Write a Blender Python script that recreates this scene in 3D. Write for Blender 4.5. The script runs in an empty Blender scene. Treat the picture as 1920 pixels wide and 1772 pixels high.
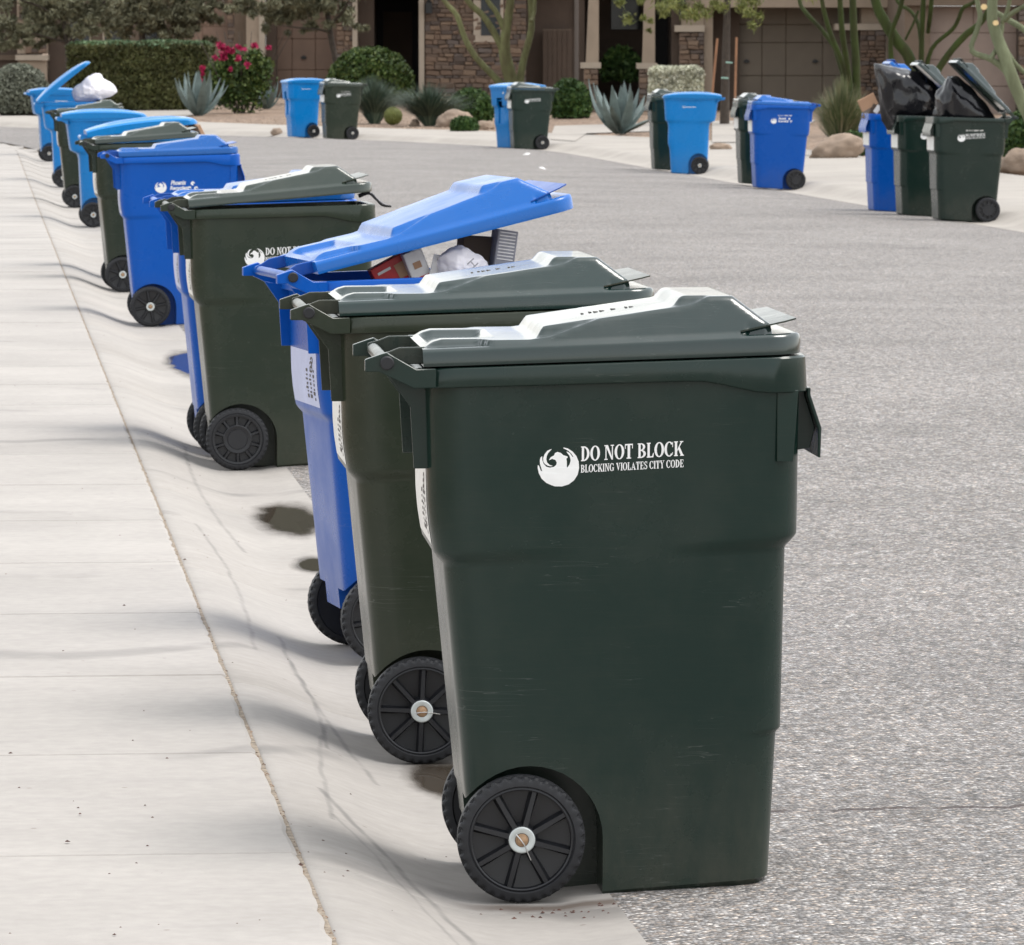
import bpy, bmesh, math, random
from mathutils import Vector, Matrix, noise
from mathutils.bvhtree import BVHTree
from mathutils.geometry import tessellate_polygon
RD = math.radians
rnd = random.Random(11)
sc = bpy.context.scene
COL = sc.collection

# ---------------------------------------------------------------- camera
FPX, CAMH = 10400.0, 1.62                      # focal length in photo pixels, eye height above the gutter
PITCH = math.atan(771 / FPX)
YAW = math.atan(1000 * math.cos(PITCH) / FPX)
cam = bpy.data.cameras.new('camera'); cam_o = bpy.data.objects.new('camera', cam); COL.objects.link(cam_o)
cam.sensor_width = 36.0; cam.lens = FPX / 1920 * 36
cam.clip_start = 0.5; cam.clip_end = 3000
cam_o.location = (0, 0, CAMH); cam_o.rotation_euler = (math.pi / 2 - PITCH, 0, -YAW)
cam.dof.use_dof = True; cam.dof.focus_distance = 11.3; cam.dof.aperture_fstop = 42
sc.camera = cam_o

# ---------------------------------------------------------------- sky, sun, exposure
SUN_EL, SUN_AZ = RD(68), RD(84)                # azimuth clockwise from +Y
w = bpy.data.worlds.new('World'); sc.world = w; w.use_nodes = True
wn = w.node_tree; bg = wn.nodes['Background']
sky = wn.nodes.new('ShaderNodeTexSky'); sky.sky_type = 'NISHITA'; sky.sun_disc = False
sky.sun_elevation = SUN_EL; sky.sun_rotation = SUN_AZ; sky.dust_density = 1.0; sky.air_density = 1.6; sky.ozone_density = 1.0
hs = wn.nodes.new('ShaderNodeHueSaturation'); hs.inputs['Saturation'].default_value = 0.16
wn.links.new(sky.outputs[0], hs.inputs['Color']); wn.links.new(hs.outputs[0], bg.inputs['Color'])
bg.inputs['Strength'].default_value = 0.15
sl = bpy.data.lights.new('sun', 'SUN'); sl.energy = 1.15; sl.angle = RD(24); sl.color = (1, 0.955, 0.9)
so = bpy.data.objects.new('sun', sl); COL.objects.link(so)
sdir = Vector((math.sin(SUN_AZ) * math.cos(SUN_EL), math.cos(SUN_AZ) * math.cos(SUN_EL), math.sin(SUN_EL)))
so.rotation_euler = (-sdir).to_track_quat('-Z', 'Y').to_euler()
sc.view_settings.view_transform = 'Standard'; sc.view_settings.look = 'None'
sc.view_settings.exposure = 1.02; sc.view_settings.gamma = 1.0

# ---------------------------------------------------------------- pixel -> place helpers
_F = Vector((math.sin(YAW) * math.cos(PITCH), math.cos(YAW) * math.cos(PITCH), -math.sin(PITCH)))
_R = Vector((math.cos(YAW), -math.sin(YAW), 0)); _U = _R.cross(_F)
_FH = Vector((math.sin(YAW), math.cos(YAW), 0))
CAMP = Vector((0, 0, CAMH))
def ray(px, py): return (_F * FPX + _R * (px - 960) + _U * (886 - py)).normalized()
def HP(px, py, D):                              # point seen at a pixel, D metres ahead
    d = ray(px, py); return CAMP + d * (D / d.dot(_FH))
def smooth(a, b, x):
    t = min(1, max(0, (x - a) / (b - a))); return t * t * (3 - 2 * t)
def lerp_tab(tab, v):
    if v <= tab[0][0]: return tab[0][1]
    for (a, b), (c, d) in zip(tab, tab[1:]):
        if v <= c: return b + (d - b) * (v - a) / (c - a)
    return tab[-1][1]
# street plan: our kerb (asphalt edge) XL, the far kerb XR
def XL(Y):
    if Y < 88: return 1.205
    if Y < 103: return 1.205 - 0.0035 * (Y - 88) ** 2
    return max(-60, 0.4175 - (Y - 103) ** 2 * 1.2)
XRT = [(-30, 9.75), (88, 9.75), (94, 9.7), (98, 9.15), (103, 7.95), (106.5, 6.75), (109, 5.35), (111.5, 4.2), (121, .7), (135, -4.6), (160, -14), (230, -40)]
RP = []
def _spl(Y): return (lerp_tab(XRT, Y - 1.2) + lerp_tab(XRT, Y) + lerp_tab(XRT, Y + 1.2)) / 3
RP = [(_spl(-30 + i * 1.0), -30 + i * 1.0) for i in range(260)]
def rdist(X, Y):                                # signed distance outward from the far kerb
    if Y < 86: return X - 9.75
    best = 1e9; s = 1
    i0 = 100
    for i in range(i0, len(RP) - 1):
        ax, ay = RP[i]; bx, by = RP[i + 1]
        dx, dy = bx - ax, by - ay
        t = max(0, min(1, ((X - ax) * dx + (Y - ay) * dy) / (dx * dx + dy * dy)))
        qx, qy = X - ax - t * dx, Y - ay - t * dy
        d = qx * qx + qy * qy
        if d < best: best = d; s = 1 if dx * qy - dy * qx < 0 else -1
    return s * math.sqrt(best)
def zt(Y): return 2.6e-5 * max(0, Y - 37) ** 2
def curb_prof(d):                               # d from asphalt edge towards the footway
    if d < .06: return .012 - .006 * d / .06
    if d < .1: return .006 - .006 * (d - .06) / .04
    if d < .24: return 0.0
    return .1 * smooth(.24, .60, d)
def zloc(X, Y):
    dl = XL(Y) - X
    if dl > 0 and Y < 103.5: return curb_prof(dl) if dl < .61 else .1 + .012 * min(2, dl - .61)
    dr = rdist(X, Y)
    if dr > 0:
        if dr < .61: return curb_prof(dr)
        return .1 + .012 * min(dr - .61, 4) + .17 * smooth(3.8, 18, dr)
    t = min(abs(dr), dl * -1 if Y < 103.5 else 9)
    return .012 + .05 * min(t, .3) + .013 * min(max(0, t - .3), 4)
def G(X, Y): return zt(Y) + zloc(X, Y)
def P(px, py):                                  # where the sight line of a pixel meets the ground
    d = ray(px, py); t = 6.0; prev = t
    while t < 320:
        q = CAMP + d * t
        if q.z < G(q.x, q.y):
            lo, hi = prev, t
            for _ in range(18):
                m = (lo + hi) / 2; q = CAMP + d * m
                if q.z < G(q.x, q.y): hi = m
                else: lo = m
            q = CAMP + d * hi; q.z = G(q.x, q.y); return q
        prev = t; t *= 1.02
    return CAMP + d * 200

# ---------------------------------------------------------------- materials
class NT:
    def __init__(s, name, world=False):
        s.world = world; s.m = bpy.data.materials.new(name); s.m.use_nodes = True; s.t = s.m.node_tree
        s.b = s.t.nodes['Principled BSDF']; s.out = s.t.nodes['Material Output']
    def n(s, typ, **kw):
        nd = s.t.nodes.new('ShaderNode' + typ)
        for k, v in kw.items():
            if k in nd.inputs.keys(): s.set(nd.inputs[k], v)
            else: setattr(nd, k, v)
        return nd
    def set(s, inp, v):
        if hasattr(v, 'is_output'): s.t.links.new(v, inp)
        else:
            if isinstance(v, tuple) and len(v) == 3 and inp.type == 'RGBA': v = v + (1,)
            inp.default_value = v
    def coord(s, which='Object', scale=None):
        o = s.n('NewGeometry').outputs['Position'] if which == 'Object' and s.world else s.n('TexCoord').outputs[which]
        if scale is not None:
            mp = s.n('Mapping'); s.set(mp.inputs['Vector'], o); mp.inputs['Scale'].default_value = scale; o = mp.outputs[0]
        return o
    def noise(s, vec, scale, detail=4, rough=.55):
        nd = s.n('TexNoise'); s.set(nd.inputs['Vector'], vec); nd.inputs['Scale'].default_value = scale
        nd.inputs['Detail'].default_value = detail; nd.inputs['Roughness'].default_value = rough
        return nd.outputs['Fac']
    def ramp(s, fac, stops, interp='LINEAR'):
        r = s.n('ValToRGB'); s.set(r.inputs['Fac'], fac); cr = r.color_ramp; cr.interpolation = interp
        while len(cr.elements) < len(stops): cr.elements.new(.5)
        for e, (p, c) in zip(cr.elements, stops):
            e.position = p; e.color = (c, c, c, 1) if not isinstance(c, tuple) else c + (1,)
        return r.outputs['Color']
    def mix(s, fac, a, b, mode='MIX'):
        m = s.n('Mix'); m.data_type = 'RGBA'; m.blend_type = mode
        s.set(m.inputs[0], fac); s.set(m.inputs[6], a); s.set(m.inputs[7], b); return m.outputs[2]
    def math(s, op, a, b=0.0, c=0.0):
        m = s.n('Math'); m.operation = op; s.set(m.inputs[0], a); s.set(m.inputs[1], b); s.set(m.inputs[2], c); return m.outputs[0]
    def bump(s, h, strength, dist=.01):
        b = s.n('Bump'); s.set(b.inputs['Height'], h); b.inputs['Strength'].default_value = strength; b.inputs['Distance'].default_value = dist
        s.t.links.new(b.outputs[0], s.b.inputs['Normal'])
    def P(s, **kw):
        for k, v in kw.items(): s.set(s.b.inputs[k.replace('_', ' ')], v)
        return s.m
def plain(name, col, rough=.6, var=.12, scale=8, metallic=0.0, spec=.5, bump=0.0, bscale=60):
    t = NT(name); v = t.coord()
    f = t.ramp(t.noise(v, scale, 5), [(.3, 1 - var), (.7, 1 + var)])
    t.P(Base_Color=t.mix(1.0, col, f, 'MULTIPLY'), Roughness=rough, Metallic=metallic)
    t.b.inputs['Specular IOR Level'].default_value = spec
    if bump: t.bump(t.noise(v, bscale, 4), bump)
    return t.m
def plastic(name, col, dust, rough=.36, amt=.32, spec=.36, coat=0.0):
    t = NT(name); v = t.coord()
    big = t.ramp(t.noise(v, 3.2, 6, .65), [(.42, 0.0), (.78, 1.0)])
    vs = t.coord('Object', (6, 6, 90)); streak = t.ramp(t.noise(vs, 2.2, 3), [(.5, 0.0), (.8, 1.0)])
    sv = t.coord('Object', (1.6, 1.6, 34)); scr = t.noise(sv, 3.0, 2, .4)
    line = t.ramp(t.math('ABSOLUTE', t.math('SUBTRACT', scr, .5)), [(0.0, 1.0), (.006, 0.0)])
    gate = t.ramp(t.noise(v, 5, 2), [(.56, 0.0), (.70, 1.0)])
    sz = t.n('SeparateXYZ'); t.set(sz.inputs[0], v)
    low = t.math('MULTIPLY', t.ramp(sz.outputs[2], [(.0, 1.0), (.34, 0.0)]), t.ramp(t.noise(t.coord('Object', (5, 5, 2)), 3.0, 6, .7), [(.35, .15), (.7, 1.0)]))
    fac = t.math('MULTIPLY', t.math('ADD', t.math('MULTIPLY', big, .55), t.math('MULTIPLY', streak, .2)), amt)
    c = t.mix(fac, col, dust)
    c = t.mix(t.math('MULTIPLY', low, 0.0 if coat else .22), c, (.16, .135, .10))
    c = t.mix(t.math('MULTIPLY', t.math('MULTIPLY', line, gate), .13), c, (.5, .5, .48))
    oi = t.n('ObjectInfo').outputs['Random']
    c = t.mix(1.0, c, t.ramp(oi, [(0, .86), (1, 1.12)]), 'MULTIPLY')
    t.P(Base_Color=c, Roughness=t.math('ADD', t.math('MULTIPLY', big, .18), rough))
    t.b.inputs['Specular IOR Level'].default_value = spec
    if coat: t.b.inputs['Coat Weight'].default_value = coat; t.b.inputs['Coat Roughness'].default_value = .07
    t.bump(t.noise(v, 260, 3), .06 if not coat else .03, .002)
    return t.m
M = {}
M['green'] = plastic('green_plastic', (.0075, .0215, .017), (.058, .054, .036), .21, .26)
M['green_pale'] = plastic('faded_green_plastic', (.016, .026, .016), (.085, .08, .052), .24, .3)
M['royal'] = plastic('royal_blue_plastic', (.0, .080, .40), (.03, .12, .26), .27, .08, .22)
M['cyan'] = plastic('sky_blue_plastic', (.0, .175, .50), (.04, .17, .34), .26, .2)
for _n, _c, _d in (('green', (.006, .022, .019), (.05, .05, .04)), ('green_pale', (.016, .030, .021), (.09, .088, .06)), ('royal', (.0, .098, .38), (.04, .15, .36)), ('cyan', (.0, .19, .52), (.05, .2, .4))):
    M[_n + '_lid'] = plastic('weathered_' + _n + '_lid', _c, _d, (.14 if 'green' in _n else .22), (.3 if 'green' in _n else .1), (.5 if 'green' in _n else .35), .38 if 'green' in _n else .12)
M['rubber'] = plain('black_rubber', (.009, .0095, .012), .62, .25, 30)
M['wheelrim'] = plain('black_wheel_plastic', (.007, .0075, .010), .42, .2, 40)
M['zinc'] = plain('zinc_washer', (.52, .55, .54), .4, .08, 40, .3)
M['copper'] = plain('rusty_bolt', (.34, .215, .125), .5, .25, 80, .3)
M['steel'] = plain('steel_wire', (.6, .6, .6), .3, .05, 20, 1.0)
M['white_ink'] = plain('white_print', (.83, .83, .82), .5, .03, 60)
M['sticker'] = plain('white_sticker', (.74, .73, .70), .38, .07, 14)
M['sticker_shade_blue'] = plain('sticker_shade_tint', (.44, .49, .70), .38, .08, 14)  # white sticker with bluish shade and reflection painted into its colour
M['green_olive'] = plastic('green_plastic_bounce_tint', (.019, .026, .016), (.08, .075, .048), .24, .3)  # green cart plastic with warm sidewalk bounce light painted into its colour
M['green_olive_lid'] = M['green_lid']
M['ink'] = plain('dark_print', (.06, .05, .045), .6)
M['axle'] = plain('axle_steel', (.12, .12, .12), .45, .2, 20, .6)

# ---------------------------------------------------------------- mesh helpers
def link_ob(name, data, parent=None, loc=None, rot=None):
    o = bpy.data.objects.new(name, data); COL.objects.link(o)
    if parent: o.parent = parent
    if loc is not None: o.location = loc
    if rot is not None: o.rotation_euler = rot
    return o
def tag(o, label=None, cat=None, group=None, kind=None):
    for k, v in (('label', label), ('category', cat), ('group', group), ('kind', kind)):
        if v: o[k] = v
    return o
def ob(name, me, mat=None, parent=None, loc=None, rot=None):
    if not me.materials: me.materials.append(M['white_ink'])
    o = link_ob(name, me, parent, loc, rot)
    if mat:
        o.material_slots[0].link = 'OBJECT'; o.material_slots[0].material = M[mat] if isinstance(mat, str) else mat
    return o
class MB:
    def __init__(s): s.v = []; s.f = []
    def add(s, vs, fs):
        k = len(s.v); s.v += [tuple(p) for p in vs]; s.f += [tuple(i + k for i in f) for f in fs]; return s
    def box(s, x0, x1, y0, y1, z0, z1, mtx=None):
        vs = [(x, y, z) for z in (z0, z1) for y in (y0, y1) for x in (x0, x1)]
        if mtx: vs = [mtx @ Vector(p) for p in vs]
        return s.add(vs, [(0, 2, 3, 1), (4, 5, 7, 6), (0, 1, 5, 4), (2, 6, 7, 3), (0, 4, 6, 2), (1, 3, 7, 5)])
    def ext(s, poly, y0, y1, axis='y'):         # polygon in (x, z) extruded along y
        n = len(poly)
        area = sum(poly[i][0] * poly[(i + 1) % n][1] - poly[(i + 1) % n][0] * poly[i][1] for i in range(n))
        if area < 0: poly = poly[::-1]
        vs = [(x, y0, z) for x, z in poly] + [(x, y1, z) for x, z in poly]
        tri = tessellate_polygon([[Vector((x, z, 0)) for x, z in poly]])
        fs = []
        for a, b, c in tri:
            ar = (poly[b][0] - poly[a][0]) * (poly[c][1] - poly[a][1]) - (poly[c][0] - poly[a][0]) * (poly[b][1] - poly[a][1])
            if ar < 0: b, c = c, b
            fs.append((a, b, c)); fs.append((a + n, c + n, b + n))
        fs += [(i, i + n, (i + 1) % n + n, (i + 1) % n) for i in range(n)]
        return s.add(vs, fs)
    def tube(s, pts, rad, n=8, cap=True):
        pts = [Vector(p) for p in pts]; L = len(pts)
        rad = rad if isinstance(rad, (list, tuple)) else [rad] * L
        k = len(s.v); up = Vector((.13, .21, 1)).normalized()
        for i, p in enumerate(pts):
            t = (pts[min(i + 1, L - 1)] - pts[max(i - 1, 0)]).normalized()
            a = t.cross(up)
            if a.length < .05: a = t.cross(Vector((1, 0, 0)))
            a.normalize(); b = t.cross(a)
            for j in range(n):
                q = 2 * math.pi * j / n; s.v.append(tuple(p + (a * math.cos(q) + b * math.sin(q)) * rad[i]))
        for i in range(L - 1):
            for j in range(n):
                s.f.append((k + i * n + j, k + i * n + (j + 1) % n, k + (i + 1) * n + (j + 1) % n, k + (i + 1) * n + j))
        if cap: s.f.append(tuple(k + j for j in range(n - 1, -1, -1))); s.f.append(tuple(k + (L - 1) * n + j for j in range(n)))
        return s
    def rings(s, rings, cap0=True, cap1=True):
        k = len(s.v); n = len(rings[0])
        for r in rings: s.v += [tuple(p) for p in r]
        for i in range(len(rings) - 1):
            for j in range(n):
                s.f.append((k + i * n + j, k + i * n + (j + 1) % n, k + (i + 1) * n + (j + 1) % n, k + (i + 1) * n + j))
        if cap0: s.f.append(tuple(k + j for j in range(n - 1, -1, -1)))
        if cap1: s.f.append(tuple(k + (len(rings) - 1) * n + j for j in range(n)))
        return s
    def lathe(s, prof, n=32, cy=0):             # profile of (y, r), axis along y
        return s.rings([[(r * math.cos(2 * math.pi * j / n), cy + y, r * math.sin(2 * math.pi * j / n)) for j in range(n)] for y, r in prof])
    def mesh(s, name, smooth_angle=None, mat=None):
        me = bpy.data.meshes.new(name); me.from_pydata(s.v, [], s.f); me.validate(); me.update()
        me.materials.append(mat or M['white_ink'])
        if smooth_angle:
            me.polygons.foreach_set('use_smooth', [True] * len(me.polygons)); me.set_sharp_from_angle(angle=RD(smooth_angle))
        return me
    def build(s, name, mat, parent=None, sm=None, loc=None, rot=None):
        m = M[mat] if isinstance(mat, str) else mat
        return link_ob(name, s.mesh(name, sm, m), parent, loc, rot)
def bevelled(me, width, seg=2, angle=40):
    bm = bmesh.new(); bm.from_mesh(me)
    bmesh.ops.recalc_face_normals(bm, faces=bm.faces)
    es = [e for e in bm.edges if len(e.link_faces) == 2 and e.calc_face_angle(0) > RD(angle)]
    bmesh.ops.bevel(bm, geom=es, offset=width, segments=seg, affect='EDGES', profile=.6, clamp_overlap=True)
    bm.to_mesh(me); bm.free()
    me.polygons.foreach_set('use_smooth', [True] * len(me.polygons)); me.set_sharp_from_angle(angle=RD(35))
    return me

# ================================================================ ROAD, KERBS, FOOTWAYS, GROUND
def asphalt_mat():
    t = NT('asphalt'); v = t.coord()
    vo = t.n('TexVoronoi'); t.set(vo.inputs['Vector'], v); vo.inputs['Scale'].default_value = 105
    sep = t.n('SeparateColor'); t.set(sep.inputs[0], vo.outputs['Color'])
    chip = t.ramp(sep.outputs[0], [(0, (.095, .088, .081)), (.3, (.195, .178, .164)), (.6, (.305, .280, .26)), (.85, (.43, .395, .364)), (1, (.70, .655, .605))])
    tint = t.ramp(sep.outputs[1], [(0, (.92, .97, 1.04)), (.7, (1, 1, 1)), (1, (1.14, 1.0, .88))])
    chip = t.mix(1.0, chip, tint, 'MULTIPLY')
    dist = t.ramp(vo.outputs['Distance'], [(.25, 1.0), (.62, 0.0)])
    c = t.mix(t.math('MULTIPLY', t.math('SUBTRACT', 1.0, dist), .55), chip, (.075, .072, .07))
    st = t.ramp(t.noise(v, .55, 7, .68), [(.3, .80), (.7, 1.16)])
    c = t.mix(1.0, c, st, 'MULTIPLY')
    fine = t.ramp(t.noise(v, 240, 2), [(.25, .72), (.75, 1.28)])
    c = t.mix(1.0, c, fine, 'MULTIPLY')
    c = t.mix(1.0, c, t.ramp(t.noise(t.coord('Object', (1, .45, 1)), 26, 3, .7), [(.3, .68), (.7, 1.36)]), 'MULTIPLY')
    # cracks that run across the road
    sx = t.n('SeparateXYZ'); t.set(sx.inputs[0], v)
    wob = t.math('MULTIPLY', t.math('SUBTRACT', t.noise(t.coord('Object', (1, 0, 0)), 4.0, 8, .7), .5), .28)
    for y0, wd in ((11.6, .014), (19.6, .02)):
        d = t.math('ABSOLUTE', t.math('SUBTRACT', t.math('ADD', sx.outputs[1], wob), y0))
        k = t.math('MULTIPLY', t.ramp(d, [(wd * .8, 1.0), (wd * 1.5, 0.0)]), t.ramp(t.noise(v, 1.3 if y0 > 12 else 6.0, 3), [(.56 if y0 > 12 else .3, 0.0), (.62 if y0 > 12 else .45, .5 if y0 > 12 else .85)]))
        c = t.mix(k, c, (.045, .03, .028))
    t.P(Base_Color=c, Roughness=.82); t.b.inputs['Specular IOR Level'].default_value = .35
    t.bump(t.math('ADD', dist, t.math('MULTIPLY', t.noise(v, 150, 3), .5)), .55, .006)
    return t.m
def concrete_mat(name, col, scuff=.5, arcs=()):
    t = NT(name, True); v = t.coord()
    a = t.ramp(t.noise(v, .9, 6, .6), [(.28, .84), (.72, 1.10)])
    b = t.ramp(t.noise(v, 26, 5, .6), [(.3, .93), (.7, 1.05)])
    c = t.mix(1.0, t.mix(1.0, col, a, 'MULTIPLY'), b, 'MULTIPLY')
    # broom finish streaks and tyre scuffs running across the footway
    sv = t.coord('Object', (.55, 7, 1)); s1 = t.ramp(t.noise(sv, 1.5, 5, .65), [(.52, 0.0), (.74, 1.0)])
    c = t.mix(t.math('MULTIPLY', s1, .09 * scuff), c, (.19, .18, .18))
    wv = t.n('TexWave'); wv.wave_type = 'RINGS'; t.set(wv.inputs['Vector'], t.coord('Object', (1.0, .27, 1)))
    wv.inputs['Scale'].default_value = .6; wv.inputs['Distortion'].default_value = 7.0; wv.inputs['Detail'].default_value = 3; wv.inputs['Detail Scale'].default_value = .7
    arc = t.ramp(wv.outputs['Fac'], [(.972, 0.0), (.998, 1.0)])
    gate = t.ramp(t.noise(v, 1.1, 4), [(.5, 0.0), (.6, 1.0)])
    c = t.mix(t.math('MULTIPLY', t.math('MULTIPLY', arc, gate), .30 * scuff), c, (.12, .115, .11))
    if arcs:                                     # rubber scuffs left by carts and tyres, and silt in a gutter joint
        sx = t.n('SeparateXYZ'); t.set(sx.inputs[0], v); X_, Y_ = sx.outputs[0], sx.outputs[1]
        br = t.ramp(t.noise(v, 5, 4, .7), [(.3, .25), (.6, 1.0)]); wb = t.math('MULTIPLY', t.math('SUBTRACT', t.noise(v, 3, 3), .5), .03)
        for x0, y0, k_, c_, ya, yb, wd, st_ in arcs:
            tt = t.math('SUBTRACT', Y_, y0)
            cx = t.math('ADD', t.math('ADD', t.math('MULTIPLY', tt, k_), t.math('MULTIPLY', t.math('MULTIPLY', tt, tt), c_)), x0)
            d = t.math('ABSOLUTE', t.math('SUBTRACT', t.math('ADD', X_, wb), cx))
            m = t.math('MULTIPLY', t.ramp(d, [(wd * .4, 1.0), (wd * 1.6, 0.0)]), t.math('MULTIPLY', t.math('GREATER_THAN', Y_, ya), t.math('LESS_THAN', Y_, yb)))
            c = t.mix(t.math('MULTIPLY', t.math('MULTIPLY', m, br), st_), c, (.11, .105, .10))
        d = t.math('ABSOLUTE', t.math('SUBTRACT', t.math('ADD', Y_, t.math('MULTIPLY', t.math('SUBTRACT', t.noise(v, 6, 3), .5), .12)), 10.5))
        m = t.math('MULTIPLY', t.ramp(d, [(.012, 1.0), (.05, 0.0)]), t.ramp(X_, [(.88, 0.0), (1.0, 1.0)]))
        c = t.mix(t.math('MULTIPLY', m, .75), c, (.085, .06, .045))
    spots = t.n('TexVoronoi'); t.set(spots.inputs['Vector'], v); spots.inputs['Scale'].default_value = 7
    sp = t.ramp(spots.outputs['Distance'], [(.03, 1.0), (.055, 0.0)])
    c = t.mix(t.math('MULTIPLY', sp, .55), c, (.16, .13, .11))
    t.P(Base_Color=c, Roughness=.85); t.b.inputs['Specular IOR Level'].default_value = .3
    t.bump(t.math('ADD', t.noise(v, 180, 4), t.math('MULTIPLY', t.noise(sv, 30, 2), .4)), .16, .004)
    return t.m
def gravel_mat():
    t = NT('gravel'); v = t.coord()
    vo = t.n('TexVoronoi'); t.set(vo.inputs['Vector'], v); vo.inputs['Scale'].default_value = 18
    sep = t.n('SeparateColor'); t.set(sep.inputs[0], vo.outputs['Color'])
    c = t.ramp(sep.outputs[0], [(0, (.10, .062, .04)), (.5, (.215, .145, .098)), (1, (.34, .255, .185))])
    c = t.mix(1.0, c, t.ramp(t.noise(v, .5, 5), [(.3, .8), (.7, 1.15)]), 'MULTIPLY')
    t.P(Base_Color=c, Roughness=.9); t.bump(t.ramp(vo.outputs['Distance'], [(0, 1.0), (.6, 0.0)]), .8, .03)
    return t.m
M['asphalt'] = asphalt_mat()
M['concrete'] = concrete_mat('sidewalk_concrete', (.370, .345, .319), 1.2)
M['concrete_kerb'] = concrete_mat('kerb_concrete', (.352, .327, .300), 1.6, ((.90, 9.9, -.106, 0, 9.3, 11.7, .007, .6), (.875, 9.7, -.09, -.006, 9.3, 11.3, .004, .4), (.86, 12.4, -.05, .012, 12.2, 15.2, .006, .5), (.80, 13.0, .03, -.015, 12.6, 14.6, .005, .5), (.72, 11.6, .03, .02, 11.2, 13.2, .005, .4), (.74, 15.5, .02, -.01, 14.5, 18.5, .006, .4), (.80, 20.0, -.01, .008, 18, 23, .008, .4)))
M['concrete_far'] = concrete_mat('driveway_concrete', (.355, .325, .29), .4)
M['gravel'] = gravel_mat()
M['grout'] = plain('joint_dirt', (.26, .215, .165), .95, .5, 40, bump=.6, bscale=120)
M['crack_dirt'] = plain('dark_joint', (.05, .045, .04), .95, .4, 30)

def strip(ys, xsf, zf, name, mat, kind='structure', parent=None, sm=None, dz=0.0):
    mb = MB(); rows = []
    for y in ys:
        rows.append([(x, y, zf(x, y) + dz) for x in xsf(y)])
    n = len(rows[0])
    for r in rows: mb.v += r
    for i in range(len(rows) - 1):
        for j in range(n - 1): mb.f.append((i * n + j, i * n + j + 1, (i + 1) * n + j + 1, (i + 1) * n + j))
    o = mb.build(name, mat, parent, sm)
    if kind: o['kind'] = kind
    return o
ys = [-30 + 4 * i for i in range(18)] + [40 + 1.5 * i for i in range(60)] + [132, 136, 142, 150, 165, 190, 228]
road = strip(ys, lambda y: [XL(y) + (_spl(y) - XL(y)) * k / 26 for k in range(27)], lambda x, y: zt(y) + (.012 + .05 * min(max(0, min(x - XL(y) if y < 103.5 else 9, -rdist(x, y))), .3) + .013 * min(max(0, min(x - XL(y) if y < 103.5 else 9, -rdist(x, y)) - .3), 4)), 'road', 'asphalt', sm=60)
# base ground everywhere beyond the paving
gx = [-90 + 6 * i for i in range(14)] + [-9 + .0]
def gcols(y):
    return [-120, -60, -30, -12, -4, 0, 4, 8] + [_spl(max(-30, y)) + k for k in (0.3, 2, 3.5, 5, 8, 12, 18, 30, 60, 160)]
def gz(x, y):
    d = rdist(x, y)
    if d < 3.35: return zt(y) - .12
    return G(x, y) - .006
mb = MB()
gy = [-40, -10, 20, 45, 60, 70, 80, 88] + [92 + 2.5 * i for i in range(24)] + [160, 175, 200, 240, 420, 800]
cols = [-160, -80, -40, -20, -14, -10, -7, -4, -2, 0, 1.5, 3, 4.5, 6, 7, 8, 9, 10.2, 11, 12, 13, 14, 15.5, 17, 19, 21, 24, 28, 34, 45, 80, 300]
for y in gy:
    for x in cols: mb.v.append((x, y, gz(x, y) if y < 240 else 1.2 + (.004 * (y - 240))))
nc = len(cols)
for i in range(len(gy) - 1):
    for j in range(nc - 1): mb.f.append((i * nc + j, i * nc + j + 1, (i + 1) * nc + j + 1, (i + 1) * nc + j))
ground = mb.build('ground', 'gravel', None, 60); ground['kind'] = 'structure'

# near footway: scored slabs and rolled kerb sections, each its own piece
JY0, JD = 10.555, 1.556
base = strip([-20 + 4 * i for i in range(31)] + [103], lambda y: [XL(y) - 2.6, XL(y) - .05], lambda x, y: zt(y) - .03, 'sidewalk', 'crack_dirt')
def slab_mesh(L, seed):
    mb = MB(); r = random.Random(seed); g = .005
    yl = [g, g + .007] + [L * i / 24 for i in range(1, 24)] + [L - g - .007, L - g]; n = 6; rows = len(yl)
    for k, y in enumerate(yl):
        e = -.006 if k in (0, rows - 1) else 0
        j = .003 * noise.noise(Vector((y * 9, seed, 0))) + .003 * noise.noise(Vector((y * 31, seed, 4))); ch = .004 if r.random() < .2 else 0
        wv = .0012 * noise.noise(Vector((y * 2, seed, 9)))
        for x, h in zip((-1.5, -.75, 0, .55, .577 + j - ch, .5855 + j - ch), (0, 0, 0, 0, wv, -.004)): mb.v.append((x, y + (wv if e else 0), e + h))
    for i in range(rows - 1):
        for q in range(n - 1): mb.f.append((i * n + q, i * n + q + 1, (i + 1) * n + q + 1, (i + 1) * n + q))
    b = len(mb.v); loop = list(range(n)) + [i * n + n - 1 for i in range(1, rows)] + [(rows - 1) * n + q for q in range(n - 2, -1, -1)] + [i * n for i in range(rows - 2, 0, -1)]
    for q in loop: x, y, z = mb.v[q]; mb.v.append((x, y, z - .08))
    for i in range(len(loop)): mb.f.append((loop[i], b + i, b + (i + 1) % len(loop), loop[(i + 1) % len(loop)]))
    return mb.mesh('slab', None, M['concrete'])
slabs_ = [slab_mesh(JD, 3 + i) for i in range(5)]
k = -12
while JY0 + (k + 1) * JD < 103:
    y = JY0 + k * JD; dx = XL(y) - 1.205
    o = link_ob('slab', slabs_[k % 5], base, (.012 + dx, y, zt(y + .8) + .106 + rnd.uniform(-.0012, .0012)), (0, 0, rnd.uniform(-.0006, .0006)))
    k += 1
curb = strip([-20 + 4 * i for i in range(31)] + [103], lambda y: [XL(y) - .626, XL(y) - .5986, XL(y) - .5975, XL(y) - .3, XL(y) - .002], lambda x, y: zt(y) + (.0985 if XL(y) - x > .598 else min(curb_prof(XL(y) - x) - .02, .08)), 'curb', 'grout')
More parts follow.
